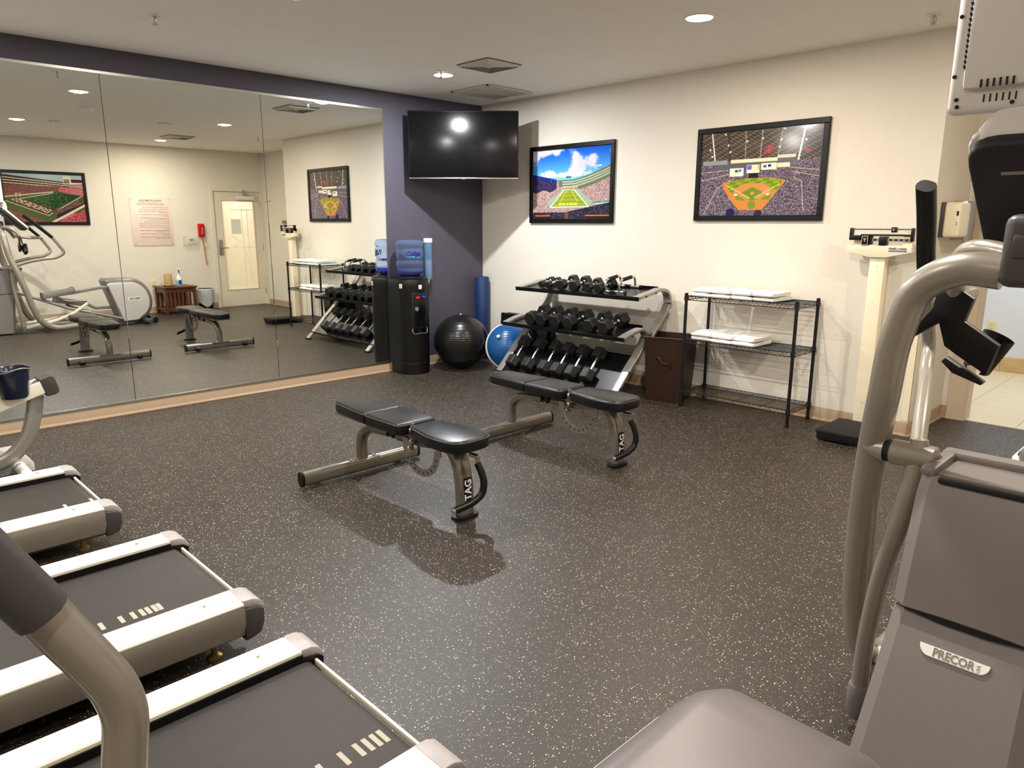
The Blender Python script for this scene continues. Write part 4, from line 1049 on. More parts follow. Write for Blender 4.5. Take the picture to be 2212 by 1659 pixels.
# ================================================================== wipes dispenser on the short return wall
t = thing('wall_dispenser', 'cream wall dispenser with a dark back plate on the short return wall', 'dispenser', (LX, 0.28, 1.40))
B().bx((0.0005, -0.14, 0.0), (0.022, 0.10, 0.235), 0.003).build('back_plate', 'eldark', t)
B().bx((0.02, -0.135, 0.0), (0.125, 0.095, 0.235), 0.02, 3).build('cover', 'cream', t)
B().bx((0.100, -0.1365, 0.145), (0.112, -0.134, 0.175)).bx((0.102, -0.1365, 0.095), (0.108, -0.134, 0.102)).bx((0.102, -0.1365, 0.08), (0.108, -0.134, 0.086)).build('side_window', 'black', t)
t = thing('steel_wall_plate', 'grey steel wall box behind the cream dispenser on the return wall', 'wall box', (LX, 0.54, 1.38))
B().bx((0.0005, -0.12, 0), (0.09, 0.12, 0.27), 0.003).build('box', 'steel', t)
B().bx((0.09, -0.10, 0.02), (0.094, 0.10, 0.25), 0.002).build('door', 'silver', t)
B().bx((0.09, -0.124, 0.18), (0.10, -0.112, 0.22)).bx((0.09, -0.124, 0.05), (0.10, -0.112, 0.09)).build('hinge', 'chrome', t)
def outlet(name, label, loc, rz, m='ivory'):
    t = thing(name, label, 'outlet', loc, rz)
    B().box((0, -0.004, 0), (0.072, 0.007, 0.115), None, 0.002).build('cover_plate', m, t)
    for s_ in (-1, 1):
        o = B().box((0, -0.009, s_*0.021), (0.034, 0.004, 0.028), None, 0.0015).build('socket', m, t)
        B().box((-0.006, -0.0112, s_*0.021+0.003), (0.002, 0.001, 0.008)).box((0.006, -0.0112, s_*0.021+0.003), (0.002, 0.001, 0.007)).box((0, -0.0112, s_*0.021-0.007), (0.004, 0.001, 0.004)).build('slot', 'ink', o)
    return t
outlet('wall_outlet', 'ivory duplex outlet on the pale corridor wall beyond the doorway', (4.265, YH, 0.46), 0)
outlet('wall_outlet', 'ivory duplex outlet between the elliptical and the oak side table', (WX, -1.27, 0.50), R(-90))

# ================================================================== benches
def bench(loc, label):
    t = thing('weight_bench', label, 'bench', loc, 0, 'adjustable weight benches')
    # floor bar across the rear
    B().rtube([(0, -0.40, 0.055), (0, 0.40, 0.055)], 0.055, 0.085, (0, 0, 1), 0.026, smooth=False).build('floor_bar', 'bench_frame', t)
    for s_ in (-1, 1):
        B().rtube([(0, s_*0.40, 0.055), (0, s_*0.414, 0.055)], 0.060, 0.090, (0, 0, 1), 0.028, smooth=False).build('end_cap', 'black', t)
        B().cyl((-0.05, s_*0.26, 0.036), (-0.05, s_*0.31, 0.036), 0.024, n=16, bev=0.004).cyl((-0.02, s_*0.285, 0.05), (-0.055, s_*0.285, 0.036), 0.008).build('transport_roller', 'black', t)
    B().box((0.0, 0, 0.089), (0.075, 0.21, 0.006), None, 0.002).build('mounting_plate', 'bench_frame', t)
    for (x, y) in ((0, -0.08), (0, 0.08)): B().lathe([(0.014, 0.09), (0.014, 0.098), (0.010, 0.106), (0.0001, 0.108)], 6, (x, y, 0)).build('plate_bolt', 'chrome', t)
    main = [(0.0, 0, 0.09), (0.0, 0, 0.18), (0.025, 0, 0.255), (0.09, 0, 0.30), (0.22, 0, 0.315), (0.45, 0, 0.322), (0.66, 0, 0.333), (0.80, 0, 0.36), (0.86, 0, 0.365)]
    B().rtube(main, 0.066, 0.050, (1, 0, 0.02), 0.020, sub=5).build('main_tube', 'bench_frame', t)
    B().tube([(0.03, 0, 0.20), (0.10, 0, 0.275), (0.13, 0, 0.285)], 0.008, 8).build('gusset', 'bench_frame', t)
    post = [(0.80, 0, 0.372), (0.865, 0, 0.355), (0.915, 0, 0.30), (0.943, 0, 0.21), (0.952, 0, 0.10), (0.952, 0, 0.02)]
    B().rtube(post, 0.095, 0.05, (1, 0, 0.3), 0.014, sub=5).build('front_post', 'bench_frame', t)
    B().rtube([(0.952, 0, 0.0), (0.952, 0, 0.018)], 0.155, 0.085, (1, 0, 0), 0.04, smooth=False).build('foot', 'rubber', t)
    B().box((0.9775, 0, 0.155), (0.008, 0.042, 0.128)).build('brand_plate', 'black', t)
    text('brand_lettering', 'TAG', 0.060, frame((0.9825, 0, 0.155), (0, 0, 1), (0, -1, 0)), 'ink_white', t, bold=0.02, width=0.112)
    # toothed adjuster plate
    b = B(); n = 18; vs = []; fs = []
    cx, cz, ro, ri = 0.655, 0.315, 0.158, 0.118
    for k in range(n+1):
        a = R(188)+R(176)*k/n
        for (r_, y) in ((ro, -0.052), (ri, -0.052), (ri, -0.046), (ro, -0.046)): vs.append((cx+r_*math.cos(a), y, cz+r_*math.sin(a)))
    for k in range(n):
        for e in range(4): fs.append((4*k+e, 4*k+(e+1) % 4, 4*k+4+(e+1) % 4, 4*k+4+e))
    fs += [(0, 1, 2, 3), (4*n+3, 4*n+2, 4*n+1, 4*n)]
    arc = b.add(vs, fs).bx((0.795, -0.052, 0.30), (0.825, -0.046, 0.42)).bx((0.497, -0.052, 0.28), (0.545, -0.046, 0.345)).build('adjuster_arc', 'steel', t)
    b = B()
    for k in range(9):
        a = R(215)+R(16)*k; p = (cx+0.138*math.cos(a), cz+0.138*math.sin(a)); b.box((p[0], -0.0525, p[1]), (0.007, 0.001, 0.014), (0, -a+PI/2, 0))
    b.build('index_slot', 'black_matte', arc)
    B().box((0.575, -0.05, 0.335), (0.03, 0.012, 0.10), (0, 0, 0), 0.003).box((0.60, -0.062, 0.39), (0.032, 0.008, 0.11), None, 0.003).build('hinge_bracket', 'bench_frame', t)
    b = B()
    for (x, y, z) in ((0.60, -0.068, 0.405), (0.60, -0.068, 0.345), (0.575, -0.062, 0.30), (0.80, 0.055, 0.352), (0.89, 0.055, 0.335)): b.cyl((x, y, z), (x, y-0.016 if y < 0 else y+0.016, z), 0.013, n=12, bev=0.004)
    b.build('pivot_bolt', 'chrome', t)
    B().bx((0.22, -0.035, 0.345), (0.245, 0.035, 0.368), 0.004).build('rest_block', 'black', t)
    B().bx((-0.13, -0.10, 0.362), (0.25, 0.10, 0.374), 0.003).bx((0.02, -0.03, 0.345), (0.60, 0.03, 0.368), 0.003).bx((0.63, -0.085, 0.365), (0.95, 0.085, 0.374), 0.003).bx((0.68, -0.025, 0.35), (0.86, 0.025, 0.37), 0.003).build('pad_carrier', 'bench_frame', t)
    # upholstered pads
    def pad(name, poly, z0, z1, dz=0.0):
        b = B().prism([(x, y) for x, y in poly], z0, z1, 'xy', 0.012, 3); o = b.build(name, 'vinyl', t)
        zt = z1-0.010
        lp = []
        n_ = len(poly); cxm = sum(p[0] for p in poly)/n_; cym = sum(p[1] for p in poly)/n_
        for (x, y) in poly: lp.append((cxm+(x-cxm)*1.0, cym+(y-cym)*1.0, zt))
        B().tube(lp, 0.0028, 6, closed=True, smooth=False).build('piping', 'piping', o)
        return o
    pad('back_pad', rpoly([(-0.155, -0.095), (0.245, -0.130), (0.245, 0.130), (-0.155, 0.095)], [0.06, 0.025, 0.025, 0.06]), 0.374, 0.440)
    pad('middle_pad', rpoly([(0.250, -0.132), (0.575, -0.132), (0.575, 0.132), (0.250, 0.132)], [0.02, 0.04, 0.04, 0.02]), 0.374, 0.440)
    pad('seat_pad', rpoly([(0.615, -0.095), (0.86, -0.145), (1.045, -0.125), (1.045, 0.125), (0.86, 0.145), (0.615, 0.095)], [0.03, 0.08, 0.10, 0.10, 0.08, 0.03]), 0.374, 0.440)
    # pull-pin and U-shaped handle at the front
    B().cyl((0.965, 0.03, 0.335), (1.035, 0.03, 0.335), 0.012, n=12, bev=0.002).cyl((1.02, 0.03, 0.345), (1.02, 0.03, 0.295), 0.013, n=12, bev=0.003).build('handle_pivot', 'chrome', t)
    h = B().tube([(1.02, 0.03, 0.30), (1.045, 0.035, 0.255), (1.062, 0.035, 0.20), (1.062, 0.02, 0.15), (1.055, -0.03, 0.118), (1.04, -0.09, 0.10), (1.03, -0.13, 0.092)], 0.0185, 12).build('foot_handle', 'black', t)
    B().cyl((1.03, -0.128, 0.0925), (1.026, -0.145, 0.091), 0.016, n=12, bev=0.003).build('handle_end', 'chrome', h)
    return t
B1 = bench((2.480, -3.235, 0), 'black padded weight bench nearest the camera with its shadow in front')
dup(B1, (2.525, -2.010, 0), label='black padded weight bench farther back in front of the dumbbell rack')

# ================================================================== treadmills
def treadmill(loc, label, marks):
    t = thing('treadmill', label, 'treadmill', loc, 0, 'treadmills in a row')
    Lg = 1.95
    for s_ in (-1, 1):
        x0, x1 = s_*0.285, s_*0.402
        B().prism([(x0, 0.178), (x0, 0.199), (x0+s_*0.004, 0.203), (x1-s_*0.012, 0.203), (x1, 0.196), (x1, 0.178)], -Lg, -0.03, 'xz', 0).build('side_rail', 'rail', t)
        B().bx((x0-s_*0.006, -Lg, 0.150), (x0+s_*0.002, -0.03, 0.190)).build('rail_edge', 'black', t)
        sk = [(x1-s_*0.008, 0.192), (x1+s_*0.004, 0.190), (x1+s_*0.012, 0.165), (x1+s_*0.010, 0.12), (x1-s_*0.002, 0.075), (x1-s_*0.03, 0.055), (x1-s_*0.06, 0.055), (x1-s_*0.06, 0.178)]
        B().prism(sk, -Lg, -0.03, 'xz', 0).build('side_skirt', 'skirt', t)
        B().bx((x1-s_*0.002, -Lg, 0.188), (x1+s_*0.007, -0.03, 0.194), 0.001).build('skirt_trim', 'rail', t)
        # rounded rear corner caps: light top shell, dark lower shell
        cap = [(-0.032, 0.178), (-0.032, 0.204), (0.005, 0.202), (0.030, 0.190), (0.046, 0.162), (0.040, 0.152), (0.02, 0.164)]
        B().prism(cap, min(x0, x1), max(x0, x1), 'yz', 0.006).build('rear_cap', 'capgrey', t)
        low = [(-0.032, 0.176), (0.02, 0.170), (0.040, 0.158), (0.040, 0.11), (0.024, 0.07), (-0.01, 0.058), (-0.032, 0.056)]
        B().prism(low, min(x1-s_*0.055, x1+s_*0.012), max(x1-s_*0.055, x1+s_*0.012), 'yz', 0.008).build('rear_cap_lower', 'eldark', t)
        inn = [(-0.032, 0.178), (0.022, 0.17), (0.040, 0.155), (0.036, 0.12), (0.02, 0.10), (-0.032, 0.10)]
        B().prism(inn, min(x0-s_*0.006, x0+s_*0.01), max(x0-s_*0.006, x0+s_*0.01), 'yz', 0.002).build('inner_cheek', 'black', t)
        B().cyl((s_*0.34, -0.12, 0), (s_*0.34, -0.12, 0.06), 0.010, n=10).lathe([(0.026, 0), (0.026, 0.008), (0.012, 0.016)], 16, (s_*0.34, -0.12, 0), caps=True).build('levelling_foot', 'brass', t)
        b = B()
        for y in (-0.14, -1.2): b.lathe([(0.0075, 0.2033), (0.006, 0.2042), (0.0001, 0.2042)], 12, (s_*0.345, y, 0))
        b.build('rail_screw', 'steel', t)
    # belt loop with round rear roller
    pr = []
    for k in range(9):
        a = PI/2-PI*k/8; pr.append((-0.03+0.034*math.cos(a), 0.131+0.034*math.sin(a)))
    belt = [(-Lg, 0.165)]+pr+[(-Lg, 0.097)]
    B().prism(belt, -0.278, 0.278, 'yz', 0).build('belt', 'belt', t)
    B().cyl((-0.284, -0.03, 0.131), (0.284, -0.03, 0.131), 0.030, n=20).build('rear_roller', 'steel', t)
    B().rtube([(-0.285, 0.012, 0.150), (0.285, 0.012, 0.150)], 0.010, 0.022, (0, 0, 1), 0.003, smooth=False).build('rear_edge_strip', 'rail', t)
    B().bx((-0.36, -Lg, 0.055), (0.36, -0.08, 0.095)).build('deck_frame', 'black_matte', t)
    for y in marks: B().bx((0.135, y-0.007, 0.1645), (0.190, y+0.007, 0.1656)).build('belt_mark', 'mark', t)
    # motor hood, uprights, console at the far end
    hood = [(-Lg-0.42, 0.05), (-Lg-0.42, 0.18), (-Lg-0.30, 0.27), (-Lg-0.05, 0.28), (-Lg+0.06, 0.21), (-Lg+0.06, 0.05)]
    B().prism(hood, -0.40, 0.40, 'yz', 0.02).build('motor_hood', 'elgrey', t)
    for s_ in (-1, 1):
        B().rtube([(s_*0.40, -Lg-0.05, 0.10), (s_*0.40, -Lg-0.12, 0.7), (s_*0.40, -Lg-0.20, 1.18)], 0.05, 0.09, (0, 1, 0), 0.02).build('upright', 'eltube', t)
        B().tube([(s_*0.40, -Lg-0.20, 1.12), (s_*0.40, -Lg+0.02, 1.06), (s_*0.40, -Lg+0.28, 0.98)], 0.022, 12).build('handrail', 'eltube', t)
    B().prism([(-Lg-0.32, 1.16), (-Lg-0.28, 1.50), (-Lg-0.20, 1.50), (-Lg-0.12, 1.12)], -0.42, 0.42, 'yz', 0.02).build('console', 'eldark', t)
    B().box((0, -Lg-0.155, 1.34), (0.36, 0.01, 0.22), (R(-13), 0, 0)).build('console_screen', 'screen', t)
    return t
treadmill((4.525, -4.555, 0), 'treadmill closest to the camera with a row of tape marks on its belt', [-0.042, -0.064, -0.088, -0.115, -0.159, -0.22, -0.30, -0.40])
treadmill((3.428, -4.555, 0), 'middle treadmill of the three with seven small tape marks on its belt', [-0.228, -0.244, -0.265, -0.285, -0.313, -0.351, -0.412])
treadmill((2.150, -4.640, 0), 'farthest treadmill, nearest the mirror, with two belt marks', [-0.022, -0.134])

# ================================================================== recumbent bike (rear end in view)
t = thing('recumbent_bike', 'recumbent exercise bike at the left edge with a dark blue bin on its seat rail', 'exercise bike', (1.15, -5.1, 0))
def K(x, y, z): return (x-1.15, y+5.1, z)
for s_ in (-1, 1):
    B().rtube([K(1.15+s_*0.052, -4.56, 0.545), K(1.15+s_*0.052, -5.5, 0.24)], 0.028, 0.075, (0, 0, 1), 0.006, smooth=False).build('seat_rail', 'rail', t)
B().rtube([K(1.15, -4.57, 0.53), K(1.15, -5.5, 0.23)], 0.08, 0.03, (0, 0, 1), 0.004, smooth=False).build('rail_channel', 'silver', t)
B().prism(rpoly([(0.495, 0.585), (0.57, 0.612), (0.60, 0.49), (0.525, 0.478)], [0.01, 0.05, 0.04, 0.01]), -0.070, 0.070, 'yz', 0.008, 3).build('rail_end_cap', 'eldark', t)
B().rtube([K(1.15, -4.62, 0.48), K(1.15, -4.645, 0.36), K(1.15, -4.69, 0.24), K(1.15, -4.78, 0.14), K(1.15, -4.92, 0.09), K(1.15, -5.3, 0.07)], 0.055, 0.085, (0, 1, 0), 0.024).build('rear_leg', 'silver', t)
B().prism([(-4.66+5.1, 0.0), (-4.66+5.1, 0.05), (-4.72+5.1, 0.13), (-4.80+5.1, 0.13), (-4.90+5.1, 0.05), (-4.90+5.1, 0.0)], -0.30, -0.08, 'yz', 0.015).build('rear_foot_shoe', 'ellight', t)
B().cyl(K(0.90, -4.74, 0.045), K(1.40, -4.74, 0.045), 0.032, n=20, bev=0.004).build('rear_stabiliser', 'white', t)
b = B()
prof = [(0.065, 0.0), (0.072, 0.012), (0.088, 0.15), (0.092, 0.165), (0.098, 0.168), (0.092, 0.172), (0.084, 0.160), (0.066, 0.016), (0.0001, 0.014)]
bk = B().lathe(prof, 28, K(1.22, -4.735, 0.50), (0, 0, 1)); bk.lathe([(0.0001, 0.0), (0.065, 0.0)], 28, K(1.22, -4.735, 0.50)); bko = bk.build('accessory_bin', 'cupblue', t)
rim = [Vector(K(1.22, -4.735, 0.668))+Vector((0.096*math.cos(a), 0.096*math.sin(a), 0.010*math.sin(3*a+0.5))) for a in np.linspace(0, 2*PI, 36, endpoint=False)]
B().tube(rim, 0.0045, 6, closed=True, smooth=False).build('bin_rim', 'elhood', bko)
B().box(K(1.21, -4.735, 0.530), (0.05, 0.03, 0.02), (0, 0, 0.4), 0.004).build('bin_contents', 'white', t)
B().box(K(1.15, -5.22, 0.50), (0.40, 0.40, 0.07), (R(6), 0, 0), 0.03, 3).build('seat', 'vinyl', t)
B().box(K(1.15, -5.05, 0.76), (0.40, 0.07, 0.46), (R(-14), 0, 0), 0.03, 3).build('backrest', 'vinyl', t)
B().prism([(-0.35, 0.03), (-0.35, 0.5), (-0.50, 0.62), (-0.85, 0.60), (-0.95, 0.30), (-0.95, 0.03)], -0.10, 0.10, 'yz', 0.02).build('drive_housing', 'elgrey', t)
for s_ in (-1, 1): B().tube([(s_*0.10, -0.62, 0.30), (s_*0.15, -0.62, 0.30), (s_*0.15, -0.62+s_*0.12, 0.30-s_*0.1)], 0.012, 8, smooth=False).box((s_*0.20, -0.62+s_*0.12, 0.30-s_*0.1), (0.10, 0.08, 0.03), None, 0.008).build('pedal', 'black', t)
B().rtube([(0, -0.75, 0.55), (0, -0.82, 1.15)], 0.05, 0.07, (0, 1, 0), 0.015, smooth=False).build('console_mast', 'silver', t)
B().box((0, -0.80, 1.22), (0.34, 0.06, 0.26), (R(-20), 0, 0), 0.02).build('console', 'eldark', t)
# ================================================================== ellipticals
EX, EY = 5.75, -2.6
def K(x, y, z): return (x-EX, y-EY, z)
def elliptical(label):
    t = thing('elliptical_trainer', label, 'elliptical', (EX, EY, 0), 0, 'elliptical trainers')
    Q = lambda pts: [K(*p) for p in pts]
    m = lambda pts: [K(2*EX-p[0], p[1], p[2]) for p in pts]
    yy = lambda v: v-EY
    # base
    B().bx(K(EX-0.05, -3.82, 0.03), K(EX+0.05, -1.85, 0.105), 0.012).build('base_rail', 'silver', t)
    B().bx(K(EX-0.32, -1.90, 0.02), K(EX+0.32, -1.80, 0.075), 0.015).build('rear_stabiliser', 'eldark', t)
    B().bx(K(EX-0.30, -3.86, 0.02), K(EX+0.30, -3.76, 0.075), 0.015).build('front_stabiliser', 'eldark', t)
    for s_ in (-1, 1):
        B().cyl(K(EX+s_*0.15, -1.73, 0.045), K(EX+s_*0.20, -1.73, 0.045), 0.045, n=20, bev=0.008).build('transport_wheel', 'black', t)
    # rear drive housing: D-shaped band with lighter side panels
    def dshape(off):
        g = off*0.45; pts = [(-2.19+g, 0.03+g), (-2.36+g, 0.60-off*0.3), (-2.375+g, 0.655-off), (-2.345+g, 0.692-off)]
        for k in range(0, 13):
            a = R(88)-R(150)*k/12; pts.append((-2.03+(0.31-off)*math.cos(a), 0.335+(0.355-off)*math.sin(a)*(1.0 if math.sin(a) > 0 else 0.86)))
        pts.append((-1.96, 0.03+off*0.6)); return [(yy(a), b_) for a, b_ in pts]
    B().prism(dshape(0), -0.172, 0.172, 'yz', 0.075, 6).build('rear_housing', 'elhood', t)
    for s_ in (-1, 1):
        sp = B().prism(dshape(0.062), min(s_*0.14, s_*0.187), max(s_*0.14, s_*0.187), 'yz', 0.012, 3).build('side_panel', 'ellight', t)
        pl = B().box(K(EX+s_*0.1875, -1.99, 0.385), (0.002, 0.19, 0.048), None, 0.0008, 1).build('brand_plate', 'white', sp)
        mt = frame(K(EX+s_*0.1892, -1.99, 0.385), (0, -1, 0) if s_ < 0 else (0, 1, 0), (0, 0, 1))
        text('brand_lettering', 'PRECOR', 0.042, mt, 'ink', sp, bold=0.025, width=0.15)
    B().box(K(EX, -2.272, 0.38), (0.20, 0.04, 0.36), (R(16.5), 0, 0), 0.006).build('arm_slot', 'black_matte', t)
    # front tower
    def sec(y0, y1, z, w0, r_=0.03):
        return (z, [(-w0, yy(y0)+r_), (-w0+r_, yy(y0)), (w0-r_, yy(y0)), (w0, yy(y0)+r_), (w0, yy(y1)-r_), (w0-r_, yy(y1)), (-w0+r_, yy(y1)), (-w0, yy(y1)-r_)])
    loft([sec(-3.935, -3.53, 0.02, 0.180), sec(-3.655, -3.47, 0.545, 0.162)]).build('lower_shroud', 'elgrey', t)
    loft([sec(-3.665, -3.46, 0.552, 0.165), sec(-3.64, -3.44, 0.66, 0.164), sec(-3.60, -3.38, 0.82, 0.162), sec(-3.575, -3.35, 0.872, 0.160)]).build('upper_shroud', 'elgrey', t)
    B().prism([(-0.15, 0.552), (-0.05, 0.556), (0.05, 0.556), (0.15, 0.552), (0.05, 0.540), (-0.05, 0.540)], yy(-3.668), yy(-3.60), 'xz', 0).build('shroud_gap', 'black_matte', t)
    # tray on top
    b = B()
    b.bx(K(EX-0.160, -3.575, 0.868), K(EX-0.125, -3.35, 0.892), 0.008).bx(K(EX+0.125, -3.575, 0.868), K(EX+0.160, -3.35, 0.892), 0.008).bx(K(EX-0.160, -3.40, 0.868), K(EX+0.160, -3.35, 0.895), 0.008)
    b.bx(K(EX-0.13, -3.555, 0.868), K(EX+0.13, -3.39, 0.874))
    b.build('tray_rim', 'elgrey', t)
    B().box(K(EX+0.01, -3.578, 0.868), (0.25, 0.024, 0.016), None, 0.006).build('tray_slot', 'black_matte', t)
    # badge on the lower shroud, following its slope
    bm_ = frame(K(EX-0.005, -3.6925, 0.478), (1, 0, 0), (0, 0.533, 1))
    bp = []
    for k in range(9): a = PI+PI/2*k/8; bp.append((-0.052+0.022*math.cos(a)*1.0, 0.010+0.026*math.sin(a)))
    for k in range(9): a = 1.5*PI+PI/2*k/8; bp.append((0.052+0.022*math.cos(a)*1.0, 0.010+0.026*math.sin(a)))
    bb = B().prism(bp, -0.001, 0.0028, 'xy', 0.0008, 1); bb.v = [tuple(bm_ @ Vector(p)) for p in bb.v]
    bb.build('brand_badge', 'white', t)
    text('badge_lettering', 'PRECOR', 0.028, bm_ @ Matrix.Translation((0.0, -0.003, 0.0035)), 'steel', t, bold=0.03, width=0.088)
    text('badge_small_lettering', 'USA', 0.010, bm_ @ Matrix.Translation((0.052, -0.004, 0.0032)) @ Matrix.Rotation(PI/2, 4, 'Z'), 'steel', t)
    # mast and console
    B().bx(K(EX-0.052, -3.60, 1.345), K(EX+0.052, -3.47, 1.505), 0.022, 3).build('neck_cover', 'eldark', t)
    B().bx(K(EX-0.03, -3.606, 1.41), K(EX+0.03, -3.596, 1.46), 0.004).build('neck_badge', 'eldark', t)
    ct = Matrix.Translation(K(EX, -3.372, 1.545)) @ Euler((R(44), 0, 0)).to_matrix().to_4x4()
    def inm(b): b.v = [tuple(ct @ Vector(p)) for p in b.v]; return b
    def cpoly(e): return rpoly([(-0.150-e, -0.205-e), (0.150+e, -0.205-e), (0.172+e, 0.19+e), (-0.172-e, 0.19+e)], [0.025, 0.025, 0.065, 0.065])
    inm(B().prism(cpoly(0), -0.03, 0.01, 'xz', 0.012, 3)).build('console_back', 'console', t)
    inm(B().prism(cpoly(0.007), 0.008, 0.034, 'xz', 0.008, 2)).build('console_bezel', 'ellight', t)
    inm(B().box((0, 0.036, 0.03), (0.26, 0.004, 0.26))).build('console_display', 'screen', t)
    inm(B().box((0.02, -0.0315, 0.105), (0.24, 0.004, 0.008), None, 0.001)).build('console_ridge', 'elgrey', t)
    # entertainment screen above
    B().prism([(-0.15, 1.655), (-0.155, 1.70), (-0.12, 1.745), (-0.04, 1.775), (0.04, 1.775), (0.12, 1.745), (0.155, 1.70), (0.15, 1.655)], yy(-3.50), yy(-3.42), 'xz', 0.02, 3).build('screen_bracket', 'ellight', t)
    tv = B().bx(K(EX-0.225, -3.505, 1.735), K(EX+0.225, -3.46, 2.10), 0.018, 3).build('entertainment_screen', 'ellight', t)
    B().bx(K(EX-0.19, -3.530, 1.785), K(EX+0.19, -3.50, 2.07), 0.012).build('screen_rear_cover', 'ellight', tv)
    B().bx(K(EX-0.20, -3.4595, 1.765), K(EX+0.20, -3.457, 2.075)).build('screen_glass', 'screen', tv)
    b = B()
    for k in range(20): b.box(K(EX-0.190, -3.518, 1.835+k*0.0112), (0.004, 0.020, 0.004), (R(-20), 0, 0))
    for k in range(6):
        b.box(K(EX-0.150+k*0.0125, -3.531, 1.795), (0.004, 0.004, 0.017)); b.box(K(EX-0.147+k*0.0125, -3.5055, 1.766), (0.003, 0.003, 0.017))
    for (x, z) in ((-0.213, 1.82), (-0.213, 1.95), (-0.203, 1.768), (-0.200, 1.752), (-0.09, 1.752), (0.2, 1.752)): b.cyl(K(EX+x, -3.5045, z), K(EX+x, -3.508, z), 0.0045, n=10)
    b.build('vent_slots', 'black_matte', tv)['kind'] = 'stuff'
    B().bx(K(EX-0.02, -3.533, 1.93), K(EX+0.06, -3.529, 1.975)).build('port_recess', 'eldark', tv)
    # big side tubes, both sides
    big = [(5.700, -3.545, 1.375), (5.620, -3.545, 1.380), (5.529, -3.53, 1.331), (5.485, -3.52, 1.21), (5.463, -3.50, 1.044), (5.429, -3.44, 0.828), (5.406, -3.38, 0.592), (5.396, -3.32, 0.339), (5.399, -3.25, 0.170), (5.410, -3.12, 0.078), (5.425, -2.84, 0.072)]
    for f in (Q, m): B().tube(f(big), 0.0395, 18, sub=6).cyl(f(big)[-1], Vector(f(big)[-1])+Vector((0, 0.02, 0)), 0.041, n=16, bev=0.004).build('side_tube', 'eltube', t)
    # cross links from side tubes into the base
    for f in (Q, m): B().tube(f([(5.40, -3.20, 0.12), (5.55, -3.15, 0.10), (5.72, -3.15, 0.08)]), 0.028, 12).build('floor_link', 'rail', t)
    # fixed handle loop with bottle holder
    hb = [(5.70, -3.50, 1.415), (5.63, -3.47, 1.425), (5.585, -3.42, 1.41), (5.562, -3.37, 1.365), (5.556, -3.34, 1.315), (5.553, -3.32, 1.285)]
    for f in (Q, m): B().tube(f(hb), 0.0235, 14).build('fixed_handle', 'eltube', t)
    for f in (Q, m): B().tube(f([(5.556, -3.34, 1.31), (5.545, -3.25, 1.29), (5.535, -3.12, 1.288), (5.535, -3.08, 1.288)]), 0.018, 12).build('front_grip_bar', 'eltube', t)
    # dark bottle holder
    hold = B()
    hold.prism([(-0.045, 0.035), (0.00, 0.060), (0.045, 0.03), (0.03, -0.03), (0.115, -0.085), (0.095, -0.165), (0.02, -0.12), (-0.01, -0.10), (-0.03, -0.04), (-0.095, -0.09), (-0.10, -0.075), (-0.05, 0.0)], -0.02, 0.012, 'xz', 0.006, 2)
    hold.v = [tuple(Vector(K(5.560, -3.335, 1.265))+Vector(p)) for p in hold.v]
    hold.build('holder_bracket', 'black', t)
    hc = Vector(K(5.615, -3.285, 1.10))
    hp = []; n = 20
    vs = []; fs = []
    for i, (r_, z) in enumerate([(0.030, 0.0), (0.034, 0.004), (0.039, 0.10), (0.039, 0.105), (0.035, 0.10), (0.030, 0.008)]):
        for k in range(n):
            a = R(-60)+R(300)*k/(n-1); vs.append((r_*math.cos(a), r_*math.sin(a), z))
    for i in range(5):
        for k in range(n-1): fs.append((i*n+k, i*n+k+1, (i+1)*n+k+1, (i+1)*n+k))
    hb_ = B().add(vs, fs, Matrix.Translation(hc) @ Euler((0, R(24), 0)).to_matrix().to_4x4()); hb_.build('bottle_cup', 'black', t)
    B().prism([(-0.050, 0.0), (-0.04, 0.012), (0.055, -0.045), (0.05, -0.052), (-0.02, -0.028)], -0.02, 0.02, 'xz', 0.003).build('holder_lip', 'black', t).location = K(5.585, -3.285, 1.115)
    # moving arms: grip, upper bend, pivot, lower rod
    upa = [(5.550, -3.47, 0.900), (5.515, -3.34, 0.955), (5.455, -3.12, 1.005), (5.405, -2.95, 1.035), (5.388, -2.885, 1.085), (5.386, -2.93, 1.19), (5.390, -3.00, 1.30)]
    grip = [(5.390, -2.995, 1.29), (5.405, -3.10, 1.40), (5.425, -3.20, 1.50), (5.440, -3.29, 1.585)]
    lowa = [(5.553, -3.47, 0.93), (5.557, -3.475, 0.875), (5.541, -3.490, 0.736), (5.503, -3.485, 0.515), (5.480, -3.465, 0.309), (5.472, -3.45, 0.150)]
    for f, nm in ((Q, 'left'), (m, 'right')):
        a = B().tube(f(upa), 0.0205, 14).build('moving_arm', 'eltube', t)
        B().sweep(f(grip), rrect(0.052, 0.040, 0.018), False, True, 4, (0, -0.7, 0.3)).build('hand_grip', 'black', a)
        B().tube(f(lowa), 0.0235, 14, scales=[0.9, 1.25, 1.1, 1, 1, 1]).build('lower_rod', 'eltube', a)
        e = f([(5.472, -3.45, 0.155), (5.470, -3.448, 0.045)])
        B().lathe([(0.0001, 0.0), (0.027, 0.0), (0.030, 0.01), (0.030, 0.09), (0.020, 0.112), (0.0001, 0.114)], 16, e[0], Vector(e[1])-Vector(e[0])).build('rod_end_cap', 'elgrey', a)
        pv = f([(5.445, -3.475, 0.885), (5.60, -3.475, 0.885)]); mid_ = f([(5.49, -3.475, 0.885), (5.56, -3.475, 0.885)])
        B().cyl(f([(5.425, -3.475, 0.885)])[0], f([(5.475, -3.475, 0.885)])[0], 0.022, 0.034, n=20).cyl(mid_[0], pv[1], 0.034, n=20, bev=0.004).build('pivot_hub', 'eltube', t)
        B().cyl(f([(5.474, -3.475, 0.885)])[0], mid_[0], 0.030, n=20).build('hub_gap', 'black_matte', t)
